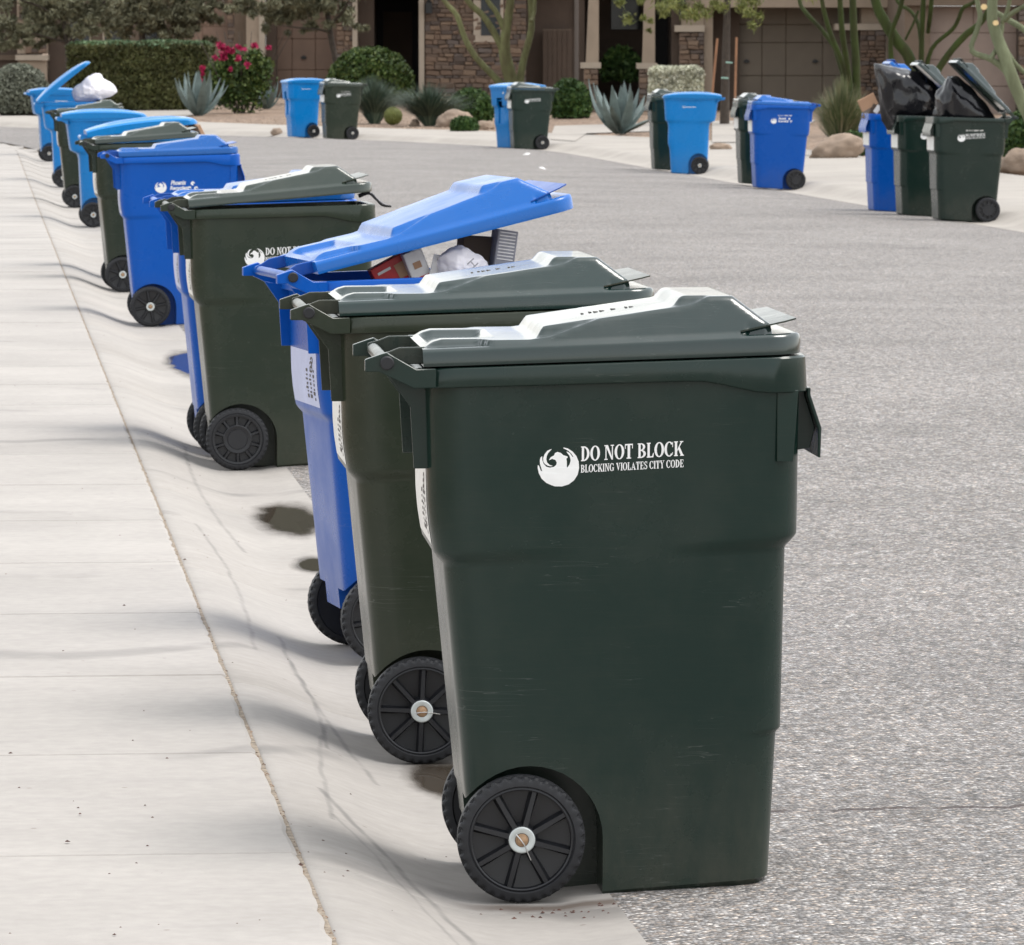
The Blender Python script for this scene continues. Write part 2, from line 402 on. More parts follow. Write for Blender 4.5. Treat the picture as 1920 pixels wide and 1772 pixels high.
def curb_mesh(L):
    mb = MB(); g = .005
    ds = [.0, .03, .06, .1, .16, .24] + [.24 + .36 * i / 12 for i in range(1, 12)] + [.592, .598]
    yl = [g, g + .006, L / 2, L - g - .006, L - g]; ye = [-.003, 0, 0, 0, -.003]
    n = len(ds)
    for y, e in zip(yl, ye):
        for i, d in enumerate(ds): mb.v.append((-d, y, curb_prof(d) + e - (.004 if i == n - 1 else 0)))
    for i in range(len(yl) - 1):
        for j in range(n - 1): mb.f.append((i * n + j + 1, i * n + j, (i + 1) * n + j, (i + 1) * n + j + 1))
    b = len(mb.v)
    loop = list(range(n)) + [n * 1 + n - 1, n * 2 + n - 1, n * 3 + n - 1] + [n * 4 + n - 1 - j for j in range(n)] + [n * 3, n * 2, n]
    for q in loop: x, y, z = mb.v[q]; mb.v.append((x, y, -.06))
    for i in range(len(loop)): mb.f.append((loop[i], loop[(i + 1) % len(loop)], b + (i + 1) % len(loop), b + i))
    return mb.mesh('curb_section', 50, M['concrete_kerb'])
CL = JD * 2
cm0 = curb_mesh(CL); k = -6
while JY0 - .12 + (k + 1) * CL < 103:
    y = JY0 - .12 + k * CL
    link_ob('curb_section', cm0, curb, (XL(y + 1.5), y, zt(y + 1.5)), (0, 0, 0)); k += 1
# verge of gravel behind the near footway is the ground sheet; far side paving
def far_cols(y): return None
mb = MB(); prof = [0, .06, .1, .24, .3, .36, .42, .48, .54, .60, .64, 1.2, 2.0, 2.8, 3.5]
pts = [(x, y) for x, y in RP if -20 < y < 200]; n = len(prof)
for i, (x, y) in enumerate(pts):
    a = pts[max(0, i - 2)]; b = pts[min(len(pts) - 1, i + 2)]
    t = Vector((b[0] - a[0], b[1] - a[1])).normalized(); nx, ny = t.y, -t.x
    for d in prof:
        X, Y = x + nx * d, y + ny * d
        mb.v.append((X, Y, zt(Y) + (curb_prof(d) if d < .61 else .1 + .012 * (d - .61)) + .002))
for i in range(len(pts) - 1):
    for j in range(n - 1): mb.f.append((i * n + j, i * n + j + 1, (i + 1) * n + j + 1, (i + 1) * n + j))
farw = mb.build('pavement', 'concrete_far', None, 60); farw['kind'] = 'structure'
# driveway wedge beside the big agave and the drive to the garage
def px_sheet(name, poly, mat, dz):
    mb = MB(); pp = [P(*q) for q in poly]
    tri = tessellate_polygon([[Vector((p.x, p.y, 0)) for p in pp]])
    bm = bmesh.new(); vs = [bm.verts.new(p) for p in pp]
    for a, b, c in tri: bm.faces.new((vs[a], vs[b], vs[c]))
    bmesh.ops.subdivide_edges(bm, edges=bm.edges, cuts=7, use_grid_fill=True)
    for v_ in bm.verts: v_.co.z = G(v_.co.x, v_.co.y) + dz
    bmesh.ops.recalc_face_normals(bm, faces=bm.faces)
    me = bpy.data.meshes.new(name); bm.to_mesh(me); bm.free(); me.materials.append(M[mat])
    for p_ in me.polygons: p_.use_smooth = True
    o = link_ob(name, me); o['kind'] = 'structure'; return o
px_sheet('driveway', [(1040, 237), (1218, 231), (1232, 247), (1100, 251), (1078, 266), (1030, 262)], 'concrete_far', .012)
px_sheet('driveway', [(1335, 228), (1530, 226), (1490, 250), (1440, 268), (1335, 268)], 'concrete_far', .014)
px_sheet('driveway', [(250, 203), (352, 203), (362, 216), (300, 232), (200, 232)], 'concrete_far', .012)

# grit, seeds and little stones on the footway
mb = MB(); r2 = random.Random(5)
def bit(x, y, z, s, flat=.6):
    a = r2.random() * 6.3; pts = []
    for i in range(5):
        q = a + i * 1.2566; rr = s * r2.uniform(.6, 1.2); pts.append((x + math.cos(q) * rr, y + math.sin(q) * rr, z))
    pts.append((x, y, z + s * flat)); mb.add(pts, [(i, (i + 1) % 5, 5) for i in range(5)])
for i in range(150):
    y = 9.6 + 28 * r2.random() ** 1.6; x = r2.uniform(-.15, 1.15); d = 1.205 - x
    if .61 < d < .64: continue
    z = (curb_prof(d) if d < .61 else .106); bit(x, y, z - .0005, r2.choice([.002, .003, .004, .0035]))
for px_, py_, s in ((126, 1582, .006), (233, 1138, .006), (20, 1416, .006), (383, 1006, .005), (347, 1052, .007), (563, 1626, .008), (150, 1530, .005), (272, 1514, .004), (215, 1757, .005)):
    q = P(px_, py_); bit(q.x, q.y, q.z + .004, s)
for i in range(26):
    y = 10.2 + rnd.gauss(0, .06); x = .98 + rnd.uniform(-.05, .22); bit(x, 10.43 + rnd.gauss(0, .04), curb_prof(max(0, 1.205 - x)), r2.uniform(.003, .006))
grit = mb.build('grit', 'ink', None); tag(grit, kind='stuff', label='dark seeds and grit scattered over the pale sidewalk', cat='debris')
M['leaf_litter'] = plain('dry_seed', (.07, .03, .02), .7, .4, 50)
grit.data.materials[0] = M['leaf_litter']
mb = MB()
for i in range(300):
    y = 9.3 + 34 * r2.random() ** 1.3
    bit(.5975 + r2.uniform(0, .009), y, .0975, r2.uniform(.002, .006), .7)
tag(mb.build('joint_debris', 'gravel', None), 'tan grit packed in the long joint between sidewalk and curb', 'debris', kind='stuff')

# standing water in the gutter
def puddle_mat():
    t = NT('puddle_water'); g = t.coord('Generated'); v = t.coord()
    vs = t.n('VectorMath'); vs.operation = 'SUBTRACT'; t.set(vs.inputs[0], g); vs.inputs[1].default_value = (.5, .5, .5)
    vm = t.n('VectorMath'); vm.operation = 'MULTIPLY'; t.set(vm.inputs[0], vs.outputs[0]); vm.inputs[1].default_value = (3.2, 3.2, 0)
    vl = t.n('VectorMath'); vl.operation = 'LENGTH'; t.set(vl.inputs[0], vm.outputs[0])
    r = t.math('ADD', vl.outputs['Value'], t.math('MULTIPLY', t.math('SUBTRACT', t.noise(t.coord('Object', (1, .3, 1)), 9.0, 5, .6), .5), .9))
    wet = t.ramp(t.math('MULTIPLY', r, .5), [(.44, .95), (.54, .6), (.64, .22), (.78, 0.0)])
    t.P(Base_Color=(.075, .06, .045), Roughness=t.ramp(t.math('MULTIPLY', r, .5), [(.46, .025), (.58, .5)]), Alpha=wet)
    return t.m
M['puddle'] = puddle_mat()
M['wet'] = plain('damp_stain', (.31, .285, .25), .45, .12, 10)
def blob(name, px0, px1, py0, py1, mat, z, label, seed):
    a = P((px0 + px1) / 2, py0); b = P((px0 + px1) / 2, py1); l = P(px0, (py0 + py1) / 2); r = P(px1, (py0 + py1) / 2)
    cx, cy, hx, hy = (l.x + r.x) / 2, (a.y + b.y) / 2, (r.x - l.x) / 2, abs(a.y - b.y) / 2
    ok = lambda x, y: zt(y) + (curb_prof(max(0, 1.205 - x)) if x < 1.203 else .0125) + .0014
    rg = []
    for f0 in (1.6, 1.4, 1.2, 1.0, .8, .6, .4, .15):
        rg.append([(cx + hx * f0 * math.cos(i * .1309), cy + hy * f0 * math.sin(i * .1309), ok(cx + hx * f0 * math.cos(i * .1309), cy + hy * f0 * math.sin(i * .1309))) for i in range(48)])
    o = MB().rings(rg, False, True).build(name, mat, None, 60); tag(o, label, 'puddle'); return o
blob('puddle', 492, 600, 950, 1000, 'puddle', .0035, 'brown gutter puddle behind the second pair of wheels, beside the tall blue cart', 1)
blob('puddle', 322, 390, 662, 702, 'puddle', .0035, 'puddle mirroring blue plastic, left of the hidden blue cart', 2)
blob('puddle', 560, 640, 1048, 1072, 'puddle', .0035, 'small puddle just above the wheels of the blue cart with the raised lid', 3)
blob('puddle', 778, 900, 1436, 1492, 'puddle', .0035, 'dark wet patch between the two nearest green carts', 4)

# ================================================================ CARTS
def rring(xb, xf, hw, r, off=0.0, nc=6, nl=18, ne=10):
    out = []
    def seg(a, b, n, nrm, fade):
        for i in range(n):
            t = i / n; u = abs(2 * t - 1); wgt = smooth(.32, .85, u) if fade else 1.0
            out.append((a[0] + (b[0] - a[0]) * t + nrm[0] * off * wgt, a[1] + (b[1] - a[1]) * t + nrm[1] * off * wgt))
    def arc(cx, cy, a0):
        for i in range(nc):
            q = a0 + math.pi / 2 * i / nc; out.append((cx + (r + off) * math.cos(q), cy + (r + off) * math.sin(q)))
    seg((xb + r, -hw), (xf - r, -hw), nl, (0, -1), True); arc(xf - r, -hw + r, -math.pi / 2)
    seg((xf, -hw + r), (xf, hw - r), ne, (1, 0), False); arc(xf - r, hw - r, 0)
    seg((xf - r, hw), (xb + r, hw), nl, (0, 1), True); arc(xb + r, hw - r, math.pi / 2)
    seg((xb, hw - r), (xb, -hw + r), ne, (-1, 0), False); arc(xb + r, -hw + r, math.pi)
    return out
def boolean(me, cutters):
    o = bpy.data.objects.new('t', me); COL.objects.link(o); cs = []
    for c in cutters:
        co = bpy.data.objects.new('c', c); COL.objects.link(co); cs.append(co)
        md = o.modifiers.new('b', 'BOOLEAN'); md.object = co; md.operation = 'DIFFERENCE'; md.solver = 'EXACT'
    dg = bpy.context.evaluated_depsgraph_get()
    res = bpy.data.meshes.new_from_object(o.evaluated_get(dg))
    for q in cs + [o]: bpy.data.objects.remove(q)
    while len(res.materials) > 1: res.materials.pop()
    res.polygons.foreach_set('material_index', [0] * len(res.polygons))
    res.polygons.foreach_set('use_smooth', [True] * len(res.polygons)); res.set_sharp_from_angle(angle=RD(38))
    return res
def body_mesh(XB, XF, HW, OFF, zs, ztop, tilt, pocket=None, rad=.065):
    rings = []
    def zz(x, z, lift=0): return max(.004 if z < .05 else -1, z + x * ((tilt[0] * (1 - z) + tilt[1] * z)) + lift)
    for z in zs:
        ins = .012 if z == zs[0] else 0
        r = rring(lerp_tab(XB, z) + ins, lerp_tab(XF, z) - ins, lerp_tab(HW, z) - ins, rad - ins, lerp_tab(OFF, z))
        rings.append([(x, y, zz(x, z, -.006 * (1 - z))) for x, y in r])
    for z, ins in ((ztop, .006), (ztop - .03, .007), (.8, .008), (.62, .03), (.5, .05)):
        r = rring(lerp_tab(XB, z) + ins, lerp_tab(XF, z) - ins, lerp_tab(HW, z) - ins, rad - .01, 0)
        rings.append([(x, y, zz(x, z, -.006 * (1 - z))) for x, y in r])
    me = MB().rings(rings).mesh('body', 40)
    cut = []
    for s in (-1, 1):
        arc = [(.018 + .142 * math.cos(q), .121 + .142 * math.sin(q)) for q in [math.pi * i / 20 for i in range(21)]]
        poly = arc + [(-.124, -.2), (.160, -.2)]
        cut.append(MB().ext(poly, *sorted((s * .10, s * .5))).mesh('cut'))
    cut.append(MB().box(-.4, -.015, -.6, .6, -.2, .138).mesh('cut'))
    if pocket: cut.append(MB().box(*pocket).mesh('cut'))
    return boolean(me, cut)
A_XB = [(0, -.083), (.27, -.110), (.663, -.148), (.683, -.156), (.758, -.168), (1.02, -.176)]
A_XF = [(0, .488), (.296, .502), (.306, .511), (.668, .517), (.69, .529), (1.02, .535)]
A_HW = [(0, .236), (.3, .247), (.66, .262), (1.02, .274)]
A_OFF = [(0, 0), (.663, 0), (.674, .006), (.685, .010), (.70, .0105), (1.0, .008)]
A_Z = [0, .012, .08, .16, .24, .29, .296, .302, .306, .31, .4, .5, .6, .645, .655, .662, .668, .674, .68, .685, .69, .70, .715, .74, .78, .85, .95, 1.014]
bodyA = body_mesh(A_XB, A_XF, A_HW, A_OFF, A_Z, 1.014, (.068, .026))
B_XB = [(0, -.10), (.25, -.112), (.60, -.128), (.645, -.14), (.675, -.195), (.70, -.205), (.97, -.245)]
B_XF = [(0, .405), (.32, .425), (.37, .448), (.60, .445), (.645, .452), (.675, .475), (.97, .492)]
B_HW = [(0, .222), (.3, .235), (.62, .252), (.645, .256), (.675, .266), (.97, .288)]
B_OFF = [(0, 0), (.64, 0), (.675, .010), (.70, .012), (.97, .012)]
B_Z = [0, .012, .1, .2, .31, .34, .38, .45, .52, .60, .625, .645, .655, .665, .675, .69, .72, .80, .9, .965]
bodyB = body_mesh(B_XB, B_XF, B_HW, B_OFF, B_Z, .965, (.05, .0), (.425, .7, -.075, .075, .40, .80), .075)

def rim_mesh():
    def zb(x): return (.996 + .024 * (x + .19) if x < .33 else lerp_tab([(.33, 1.0085), (.36, 1.007), (.45, .987), (.48, .985), (.6, .986)], x))
    def ztp(x): return 1.034 + .03 * (x + .183)
    rg = []
    for xb, xf, hw, r, zf in ((-.172, .528, .266, .06, zb), (-.205, .556, .292, .07, zb), (-.205, .556, .294, .072, lambda x: zb(x) + .004), (-.203, .553, .291, .07, lambda x: ztp(x) - .004), (-.200, .549, .288, .068, ztp), (-.186, .526, .264, .06, ztp), (-.186, .524, .262, .06, lambda x: ztp(x) - .045)):
        rg.append([(x, y, zf(x)) for x, y in rring(xb, xf, hw, r)])
    mb = MB().rings(rg, False, False)
    ear = [(-.301, 1.052), (-.301, 1.029), (-.274, 1.029), (-.208, .997), (-.165, .9975), (-.165, 1.0345), (-.203, 1.0335), (-.244, 1.057), (-.259, 1.066), (-.272, 1.062)]
    for s in (-1, 1): mb.ext(ear, *sorted((s * .2945, s * .270)))
    return bevelled(mb.mesh('rim'), .0016, 1, 50)
rimA = rim_mesh()
def rimB_mesh():
    rg = []
    for xb, xf, hw, r, z in ((-.24, .488, .285, .07, .930), (-.262, .508, .306, .08, .932), (-.264, .510, .308, .08, .965), (-.25, .498, .296, .07, .970), (-.236, .482, .280, .06, .969), (-.234, .480, .278, .06, .93)):
        rg.append([(x, y, z) for x, y in rring(xb, xf, hw, r)])
    mb = MB().rings(rg, False, False)
    for s in (-1, 1): mb.ext([(-.345, .935), (-.345, .965), (-.24, .965), (-.24, .90), (-.29, .93)], *sorted((s * .255, s * .285)))
    return mb.mesh('rim', 45)
rimB = rimB_mesh()
PIV = Vector((-.262, 0, 1.046)); PIVB = Vector((-.30, 0, .962))
def lid_grid(nx, ny, x0, x1, hwf, topf, botf, piv, inset=.009, up=.02):
    mb = MB()
    for i in range(nx + 1):
        u = i / nx; x = x0 + (x1 - x0) * u
        for j in range(ny + 1):
            y = (2 * j / ny - 1) * hwf(x); mb.v.append((x - piv.x, y, topf(x, y) - piv.z))
    W = ny + 1
    for i in range(nx):
        for j in range(ny): mb.f.append((i * W + j, (i + 1) * W + j, (i + 1) * W + j + 1, i * W + j + 1))
    loop = [i * W for i in range(nx + 1)] + [nx * W + j for j in range(1, W)] + [i * W + ny for i in range(nx - 1, -1, -1)] + [j for j in range(ny - 1, 0, -1)]
    n = len(loop); cx = (x0 + x1) / 2 - piv.x
    k = len(mb.v)
    for lv, (ins, dz) in enumerate(((-.0015, 0), (inset, 0), (inset + .002, up))):
        for q in loop:
            x, y, z = mb.v[q]; d = Vector((x - cx, y)); L = d.length
            x2 = x - math.copysign(min(ins, abs(x - cx)), x - cx) if abs(x - cx) > (x1 - x0) / 2 - .03 else x
            y2 = y - math.copysign(min(ins, abs(y)), y) if abs(y) > hwf(x + piv.x) - .002 else y
            mb.v.append((x2, y2, botf(x + piv.x) - piv.z + dz))
    prev = loop
    for lv in range(3):
        cur = [k + lv * n + i for i in range(n)]
        for i in range(n): mb.f.append((prev[i], cur[i], cur[(i + 1) % n], prev[(i + 1) % n]))
        prev = cur
    mb.f.append(tuple(prev[::-1]))
    me = mb.mesh('lid'); bm = bmesh.new(); bm.from_mesh(me); bmesh.ops.recalc_face_normals(bm, faces=bm.faces); bm.to_mesh(me); bm.free()
    me.polygons.foreach_set('use_smooth', [True] * len(me.polygons)); me.set_sharp_from_angle(angle=RD(55))
    return me
def smin(a, b, k): h = max(k - abs(a - b), 0) / k; return min(a, b) - h * h * k / 4
LP = [(-.19, 1.068), (-.168, 1.082), (-.15, 1.087), (.018, 1.0885), (.030, 1.0895), (.043, 1.111), (.052, 1.1135), (.288, 1.147), (.298, 1.1495), (.311, 1.166), (.320, 1.169), (.412, 1.169), (.492, 1.108), (.50, 1.098), (.6, 1.09)]
def lidA_hw(x): return .288 if x < .478 else .288 - .066 + math.sqrt(max(0, .066 ** 2 - (x - .478) ** 2))
LE = [(-.19, 1.068), (-.168, 1.082), (-.15, 1.087), (.018, 1.0885), (.058, 1.0955), (.15, 1.1268), (.288, 1.147), (.302, 1.1492), (.335, 1.155), (.365, 1.1685), (.412, 1.169), (.492, 1.108), (.50, 1.098), (.6, 1.09)]
def plate_z(x): return 1.1030 + .023 * max(0, (x - .422) / .11)
def lidA_top(x, y):
    zl = 1.071 + (x + .19) / .734 * .029; e = lidA_hw(min(x, .478)) - abs(y); e2 = lidA_hw(x) - abs(y)
    zl -= .010 * max(0, 1 - e2 / .012) ** 2 + .010 * max(0, 1 - (.544 - x) / .012) ** 2
    c0 = smooth(-.085, -.055, x)
    start = .060 * (1 - c0) + .013 * c0; slope = 3.0 * (1 - c0) + 1.32 * c0
    zf = zl + max(0, e - start) * slope
    ks = .003 + .013 * smooth(.385, .42, x)
    z = max(smin(lerp_tab(LE, x), zf, ks), smin(lerp_tab(LP, x), zl + max(0, e - start - .016) * slope, ks))
    m = (smooth(-.176, -.164, x) - smooth(-.066, -.048, x)) * (1 - smooth(.148, .162, abs(y)))
    z -= .012 * m
    if x > .424 and z < plate_z(x): z = zl
    return max(z, zl)
lidA = lid_grid(150, 84, -.19, .544, lidA_hw, lidA_top, lambda x: 1.0375 + .0305 * (x + .19), PIV)
def lidA_front():
    mb = MB(); n = 10
    for dz in (0, -.0032):
        for i in range(n + 1):
            x = .422 + .110 * i / n; hw = .2785 - (plate_z(x) - (1.071 + (x + .19) / .734 * .029)) / 1.32 - .014 * smooth(.8, 1, i / n)
            z = plate_z(x) + .0015 + dz
            for j in range(13): mb.v.append((x - PIV.x, hw * (j / 6 - 1), z - PIV.z))
    W = 13; S = (n + 1) * W
    for i in range(n):
        for j in range(12):
            a = i * W + j; mb.f.append((a, a + W, a + W + 1, a + 1)); mb.f.append((S + a, S + a + 1, S + a + W + 1, S + a + W))
    for i in range(n):
        for j in (0, 12):
            a = i * W + j; mb.f.append((a, S + a, S + a + W, a + W) if j == 0 else (a, a + W, S + a + W, S + a))
    for j in range(12): a = n * W + j; mb.f.append((a, S + a, S + a + 1, a + 1))
    return mb.mesh('lid_handle', 40)
lidA_h = lidA_front()
def lid_arm(s):
    mb = MB()
    p = [(-.012, -.008), (-.012, .012), (.01, .018), (.03, .026), (.085, .027), (.085, -.006), (.03, -.006)]
    mb.ext(p, *sorted((s * .228, s * .216)))
    return bevelled(mb.mesh('hinge_arm'), .002, 1, 50)
armA = [lid_arm(s) for s in (-1, 1)]
def marks():
    mb = MB(); r = random.Random(3); x = .135
    while x < .245:
        wd = r.uniform(.003, .011); a = r.uniform(-.008, .004)
        if r.random() < .75:
            z = lerp_tab(LP, x) - PIV.z + .0012
            mb.box(x - PIV.x, x + wd - PIV.x, -.02 + a, -.02 + a + r.uniform(.004, .03), z - .003, z + .0006)
        x += wd + r.uniform(.002, .006)
    return mb.mesh('moulded_mark')
lidA_m = marks()
def lidB_hw(x): return .318 if x < .44 else .318 - .09 + math.sqrt(max(0, .09 ** 2 - (x - .44) ** 2))
def lidB_top(x, y):
    u = (x - .10) / .42; v = y / lidB_hw(x)
    dome = max(0, 1 - u * u) ** .6 * (1 - .35 * v * v)
    z = .985 + .052 * dome
    z -= .012 * max(0, 1 - (lidB_hw(x) - abs(y)) / .03) ** 2 + .012 * max(0, 1 - (.53 - x) / .03) ** 2
    for g in (.16, .225): z += .005 * math.exp(-((abs(y) - g) / .010) ** 2) * smooth(-.2, -.1, x) * (1 - smooth(.35, .45, x))
    return z
lidB = lid_grid(60, 40, -.30, .53, lidB_hw, lidB_top, lambda x: .952 + .006 * smooth(-.1, .3, x), PIVB, .01, .018)
def tyre_mesh():
    n = 144; rg = []
    T = .054
    for y, rr, mode in ((.006, .100, 0), (.0, .104, 0), (.0005, .112, 0), (.002, .1185, 1), (.006, .1225, 1), (.016, .1235, 1), (.0165, .1235, 0), (.038, .1235, 0), (.0385, .1235, 2), (.048, .1225, 2), (.052, .1185, 2), (.0535, .112, 0), (.054, .104, 0), (.048, .100, 0)):
        ring = []
        for j in range(n):
            q = 2 * math.pi * j / n; r = rr
            if mode == 1 and j % 4 < 2: r -= .0045
            if mode == 2 and (j + 2) % 4 < 2: r -= .0045
            ring.append((r * math.cos(q), y, r * math.sin(q)))
        rg.append(ring)
    return MB().rings(rg, False, False).mesh('tyre', 28)
tyre = tyre_mesh()
def hub_mesh(kind):
    mb = MB(); n = 64
    if kind == 'spoked':
        prof = [(.05, .0), (.05, .1015), (.004, .1015), (.0025, .098), (.004, .0955), (.020, .0945), (.026, .032), (.012, .030), (.004, .027), (.002, .020), (.002, .0)]
    else:
        prof = [(.05, .0), (.05, .1015), (.004, .1015), (.0025, .098), (.004, .090), (.022, .089), (.022, .058), (.004, .057), (.002, .054), (.004, .040), (.001, .038), (.001, .0)]
    rg = [[(max(r, .0004) * math.cos(2 * math.pi * j / n), y, max(r, .0004) * math.sin(2 * math.pi * j / n)) for j in range(n)] for y, r in prof]
    mb.rings(rg)
    cnt, r0, r1 = (8, .022, .0955) if kind == 'spoked' else (10, .054, .091)
    for i in range(cnt):
        q = RD(30) + 2 * math.pi * i / cnt; m = Matrix.Rotation(-q, 4, 'Y')
        vs = [(r0, .004, -.005), (r0, .004, .005), (r1, .006, .004), (r1, .006, -.004), (r0, .03, -.008), (r0, .03, .008), (r1, .024, .011), (r1, .024, -.011)]
        mb.add([m @ Vector(p) for p in vs], [(0, 1, 2, 3), (4, 7, 6, 5), (0, 4, 5, 1), (1, 5, 6, 2), (2, 6, 7, 3), (3, 7, 4, 0)])
    me = mb.mesh('hub'); bm = bmesh.new(); bm.from_mesh(me); bmesh.ops.recalc_face_normals(bm, faces=bm.faces); bm.to_mesh(me); bm.free()
    me.polygons.foreach_set('use_smooth', [True] * len(me.polygons)); me.set_sharp_from_angle(angle=RD(30))
    return me
hub = {k: hub_mesh(k) for k in ('spoked', 'slotted')}
washer = MB().lathe([(.004, .0135), (-.0005, .0135), (-.0015, .0155), (-.0015, .0235), (.0, .0255), (.004, .0255)], 32).mesh('washer', 30)
bolt = MB().lathe([(.004, .0125), (-.001, .0125), (-.0015, .0095), (-.006, .009), (-.007, .007), (-.007, .0004)], 24).mesh('axle_bolt', 30)
pin = MB().tube([(-.012, -.0075, .012), (-.004, -.009, .003), (.004, -.009, -.008), (.010, -.008, -.022), (.017, -.0075, -.038)], .0012, 6).mesh('cotter_pin', 40)
def fin_mesh(poly, ys, th):
    mb = MB()
    for y in ys: mb.ext(poly, y - th / 2, y + th / 2)
    return bevelled(mb.mesh('bracket'), .0012, 1, 50)
finA = [fin_mesh([(-.252, 1.016), (-.211, .957), (-.204, .838), (-.162, .838), (-.162, 1.0)], [s * .216], .007) for s in (-1, 1)]
finF = [fin_mesh([(.492, .852), (.523, .852), (.533, .99), (.492, .99)], [s * .2745], .010) for s in (-1, 1)]
def skirt_mesh():
    mb = MB()
    pl = [(.5555, .992), (.5555, .976), (.577, .912), (.576, .858), (.5815, .856), (.5835, .914), (.562, .978), (.562, .992)]
    mb.ext(pl, -.235, .235)
    sd = [(.53, .99), (.5555, .985), (.5555, .976), (.576, .912), (.566, .872), (.534, .868)]
    for y in (-.19, .19): mb.ext(sd, y - .003, y + .003)
    return bevelled(mb.mesh('front_skirt'), .0014, 1, 50)
skirtA = skirt_mesh()
barA = MB().tube([(-.262, -.272, 1.046), (-.262, 0, 1.046), (-.262, .272, 1.046)], .0125, 16).mesh('handle_bar', 40)
capA = MB().lathe([(-.3045, .0005), (-.3045, .011), (-.302, .0135), (-.293, .0135)], 24).mesh('hinge_cap', 40)
capA2 = MB().lathe([(.293, .0135), (.302, .0135), (.3045, .011), (.3045, .0005)], 24).mesh('hinge_cap', 40)
for me in (capA, capA2):
    for v_ in me.vertices: v_.co.x += -.259; v_.co.z += 1.046
barB = MB().tube([(-.335, -.27, .95), (-.335, 0, .95), (-.335, .27, .95)], .014, 12).mesh('handle_bar', 40)
liftB = MB().tube([(.445, -.09, .76), (.445, .09, .76)], .012, 10).mesh('lift_bar', 40)
axle_me = MB().tube([(0, -.24, .1245), (0, .24, .1245)], .009, 10).mesh('axle', 40)

# ---- lettering, emblem and labels: flat shapes laid onto the moulded faces
def ringsec(cx, cy, rx, ry, ix, iy, a0, a1, n=18):
    o = [(cx + rx * math.cos(RD(a0 + (a1 - a0) * i / n)), cy + ry * math.sin(RD(a0 + (a1 - a0) * i / n))) for i in range(n + 1)]
    q = [(cx + ix * math.cos(RD(a0 + (a1 - a0) * i / n)), cy + iy * math.sin(RD(a0 + (a1 - a0) * i / n))) for i in range(n + 1)]
    return [[o[i], o[i + 1], q[i + 1], q[i]] for i in range(n)]
def rc(x0, x1, y0, y1): return [[(x0, y0), (x1, y0), (x1, y1), (x0, y1)]]
def stem(x, wd=.2, sx=.07): return rc(x - wd / 2, x + wd / 2, 0, 1) + rc(x - wd / 2 - sx, x + wd / 2 + sx, 0, .07) + rc(x - wd / 2 - sx, x + wd / 2 + sx, .93, 1)
def glyph(ch):
    if ch == 'I': return .36, stem(.18)
    if ch == 'L': return .68, stem(.2) + rc(.3, .62, 0, .08) + [[(.62, 0), (.66, .3), (.60, .3), (.5, .06)]]
    if ch == 'D': return .82, stem(.2) + ringsec(.26, .5, .52, .5, .30, .42, -90, 90)
    if ch == 'O': return .86, ringsec(.43, .5, .43, .51, .21, .44, 0, 360, 32)
    if ch == 'C': return .80, ringsec(.43, .5, .43, .51, .21, .44, 42, 318, 28) + [[(.70, .62), (.76, .62), (.76, 1.0), (.70, .92)]] + [[(.66, .12), (.78, .25), (.72, .28), (.6, .1)]]
    if ch == 'G': return .86, ringsec(.43, .5, .43, .51, .21, .44, 42, 330, 28) + [[(.70, .62), (.76, .62), (.76, 1.0), (.70, .92)]] + rc(.58, .78, 0.05, .42) + rc(.5, .84, .38, .45)
    if ch == 'B': return .78, stem(.2) + ringsec(.30, .745, .40, .255, .20, .185, -90, 90, 14) + ringsec(.30, .275, .46, .275, .24, .20, -90, 90, 14)
    if ch == 'K': return .88, stem(.2) + [[(.3, .42), (.62, .93), (.74, .93), (.3, .32)]] + rc(.54, .84, .93, 1) + [[(.36, .52), (.52, .62), (.84, .06), (.62, .06)]] + rc(.56, .9, 0, .07)
    if ch == 'N': return .9, rc(.12, .21, 0, 1) + rc(.02, .32, 0, .07) + rc(.69, .78, 0, 1) + rc(.58, .88, .93, 1) + rc(.02, .2, .93, 1) + [[(.1, 1), (.34, 1), (.78, 0), (.66, 0)]]
    if ch == 'T': return .76, rc(.27, .49, 0, 1) + rc(.18, .58, 0, .07) + rc(.03, .73, .91, 1) + rc(.03, .09, .68, .95) + rc(.67, .73, .68, .95)
    if ch == 'V': return .84, [[(.08, .95), (.32, .95), (.52, .2), (.42, 0)]] + [[(.42, 0), (.5, .12), (.74, .95), (.66, .95)]] + rc(0, .38, .93, 1) + rc(.56, .84, .93, 1)
    if ch == 'A': return .86, [[(.08, .05), (.17, .05), (.46, .86), (.42, 1)]] + [[(.42, 1), (.36, .84), (.56, .05), (.8, .05)]] + rc(.2, .6, .28, .36) + rc(0, .28, 0, .07) + rc(.48, .86, 0, .07)
    if ch == 'E': return .74, stem(.2) + rc(.3, .64, .92, 1) + rc(.3, .66, 0, .08) + rc(.3, .54, .47, .54) + rc(.6, .66, .72, .97) + rc(.62, .69, 0.02, .28) + rc(.5, .55, .38, .63)
    if ch == 'S': return .62, ringsec(.31, .74, .27, .27, .13, .18, 30, 250, 16) + ringsec(.31, .27, .29, .28, .14, .18, -150, 80, 16) + [[(.12, .62), (.2, .7), (.5, .42), (.42, .32)]] + rc(.52, .57, .68, 1) + rc(.04, .09, 0, .33)
    if ch == 'Y': return .82, rc(.31, .51, 0, .5) + rc(.22, .6, 0, .07) + [[(.06, .95), (.3, .95), (.5, .46), (.34, .42)]] + [[(.4, .42), (.48, .5), (.74, .95), (.66, .95)]] + rc(0, .36, .93, 1) + rc(.54, .82, .93, 1)
    return .3, []
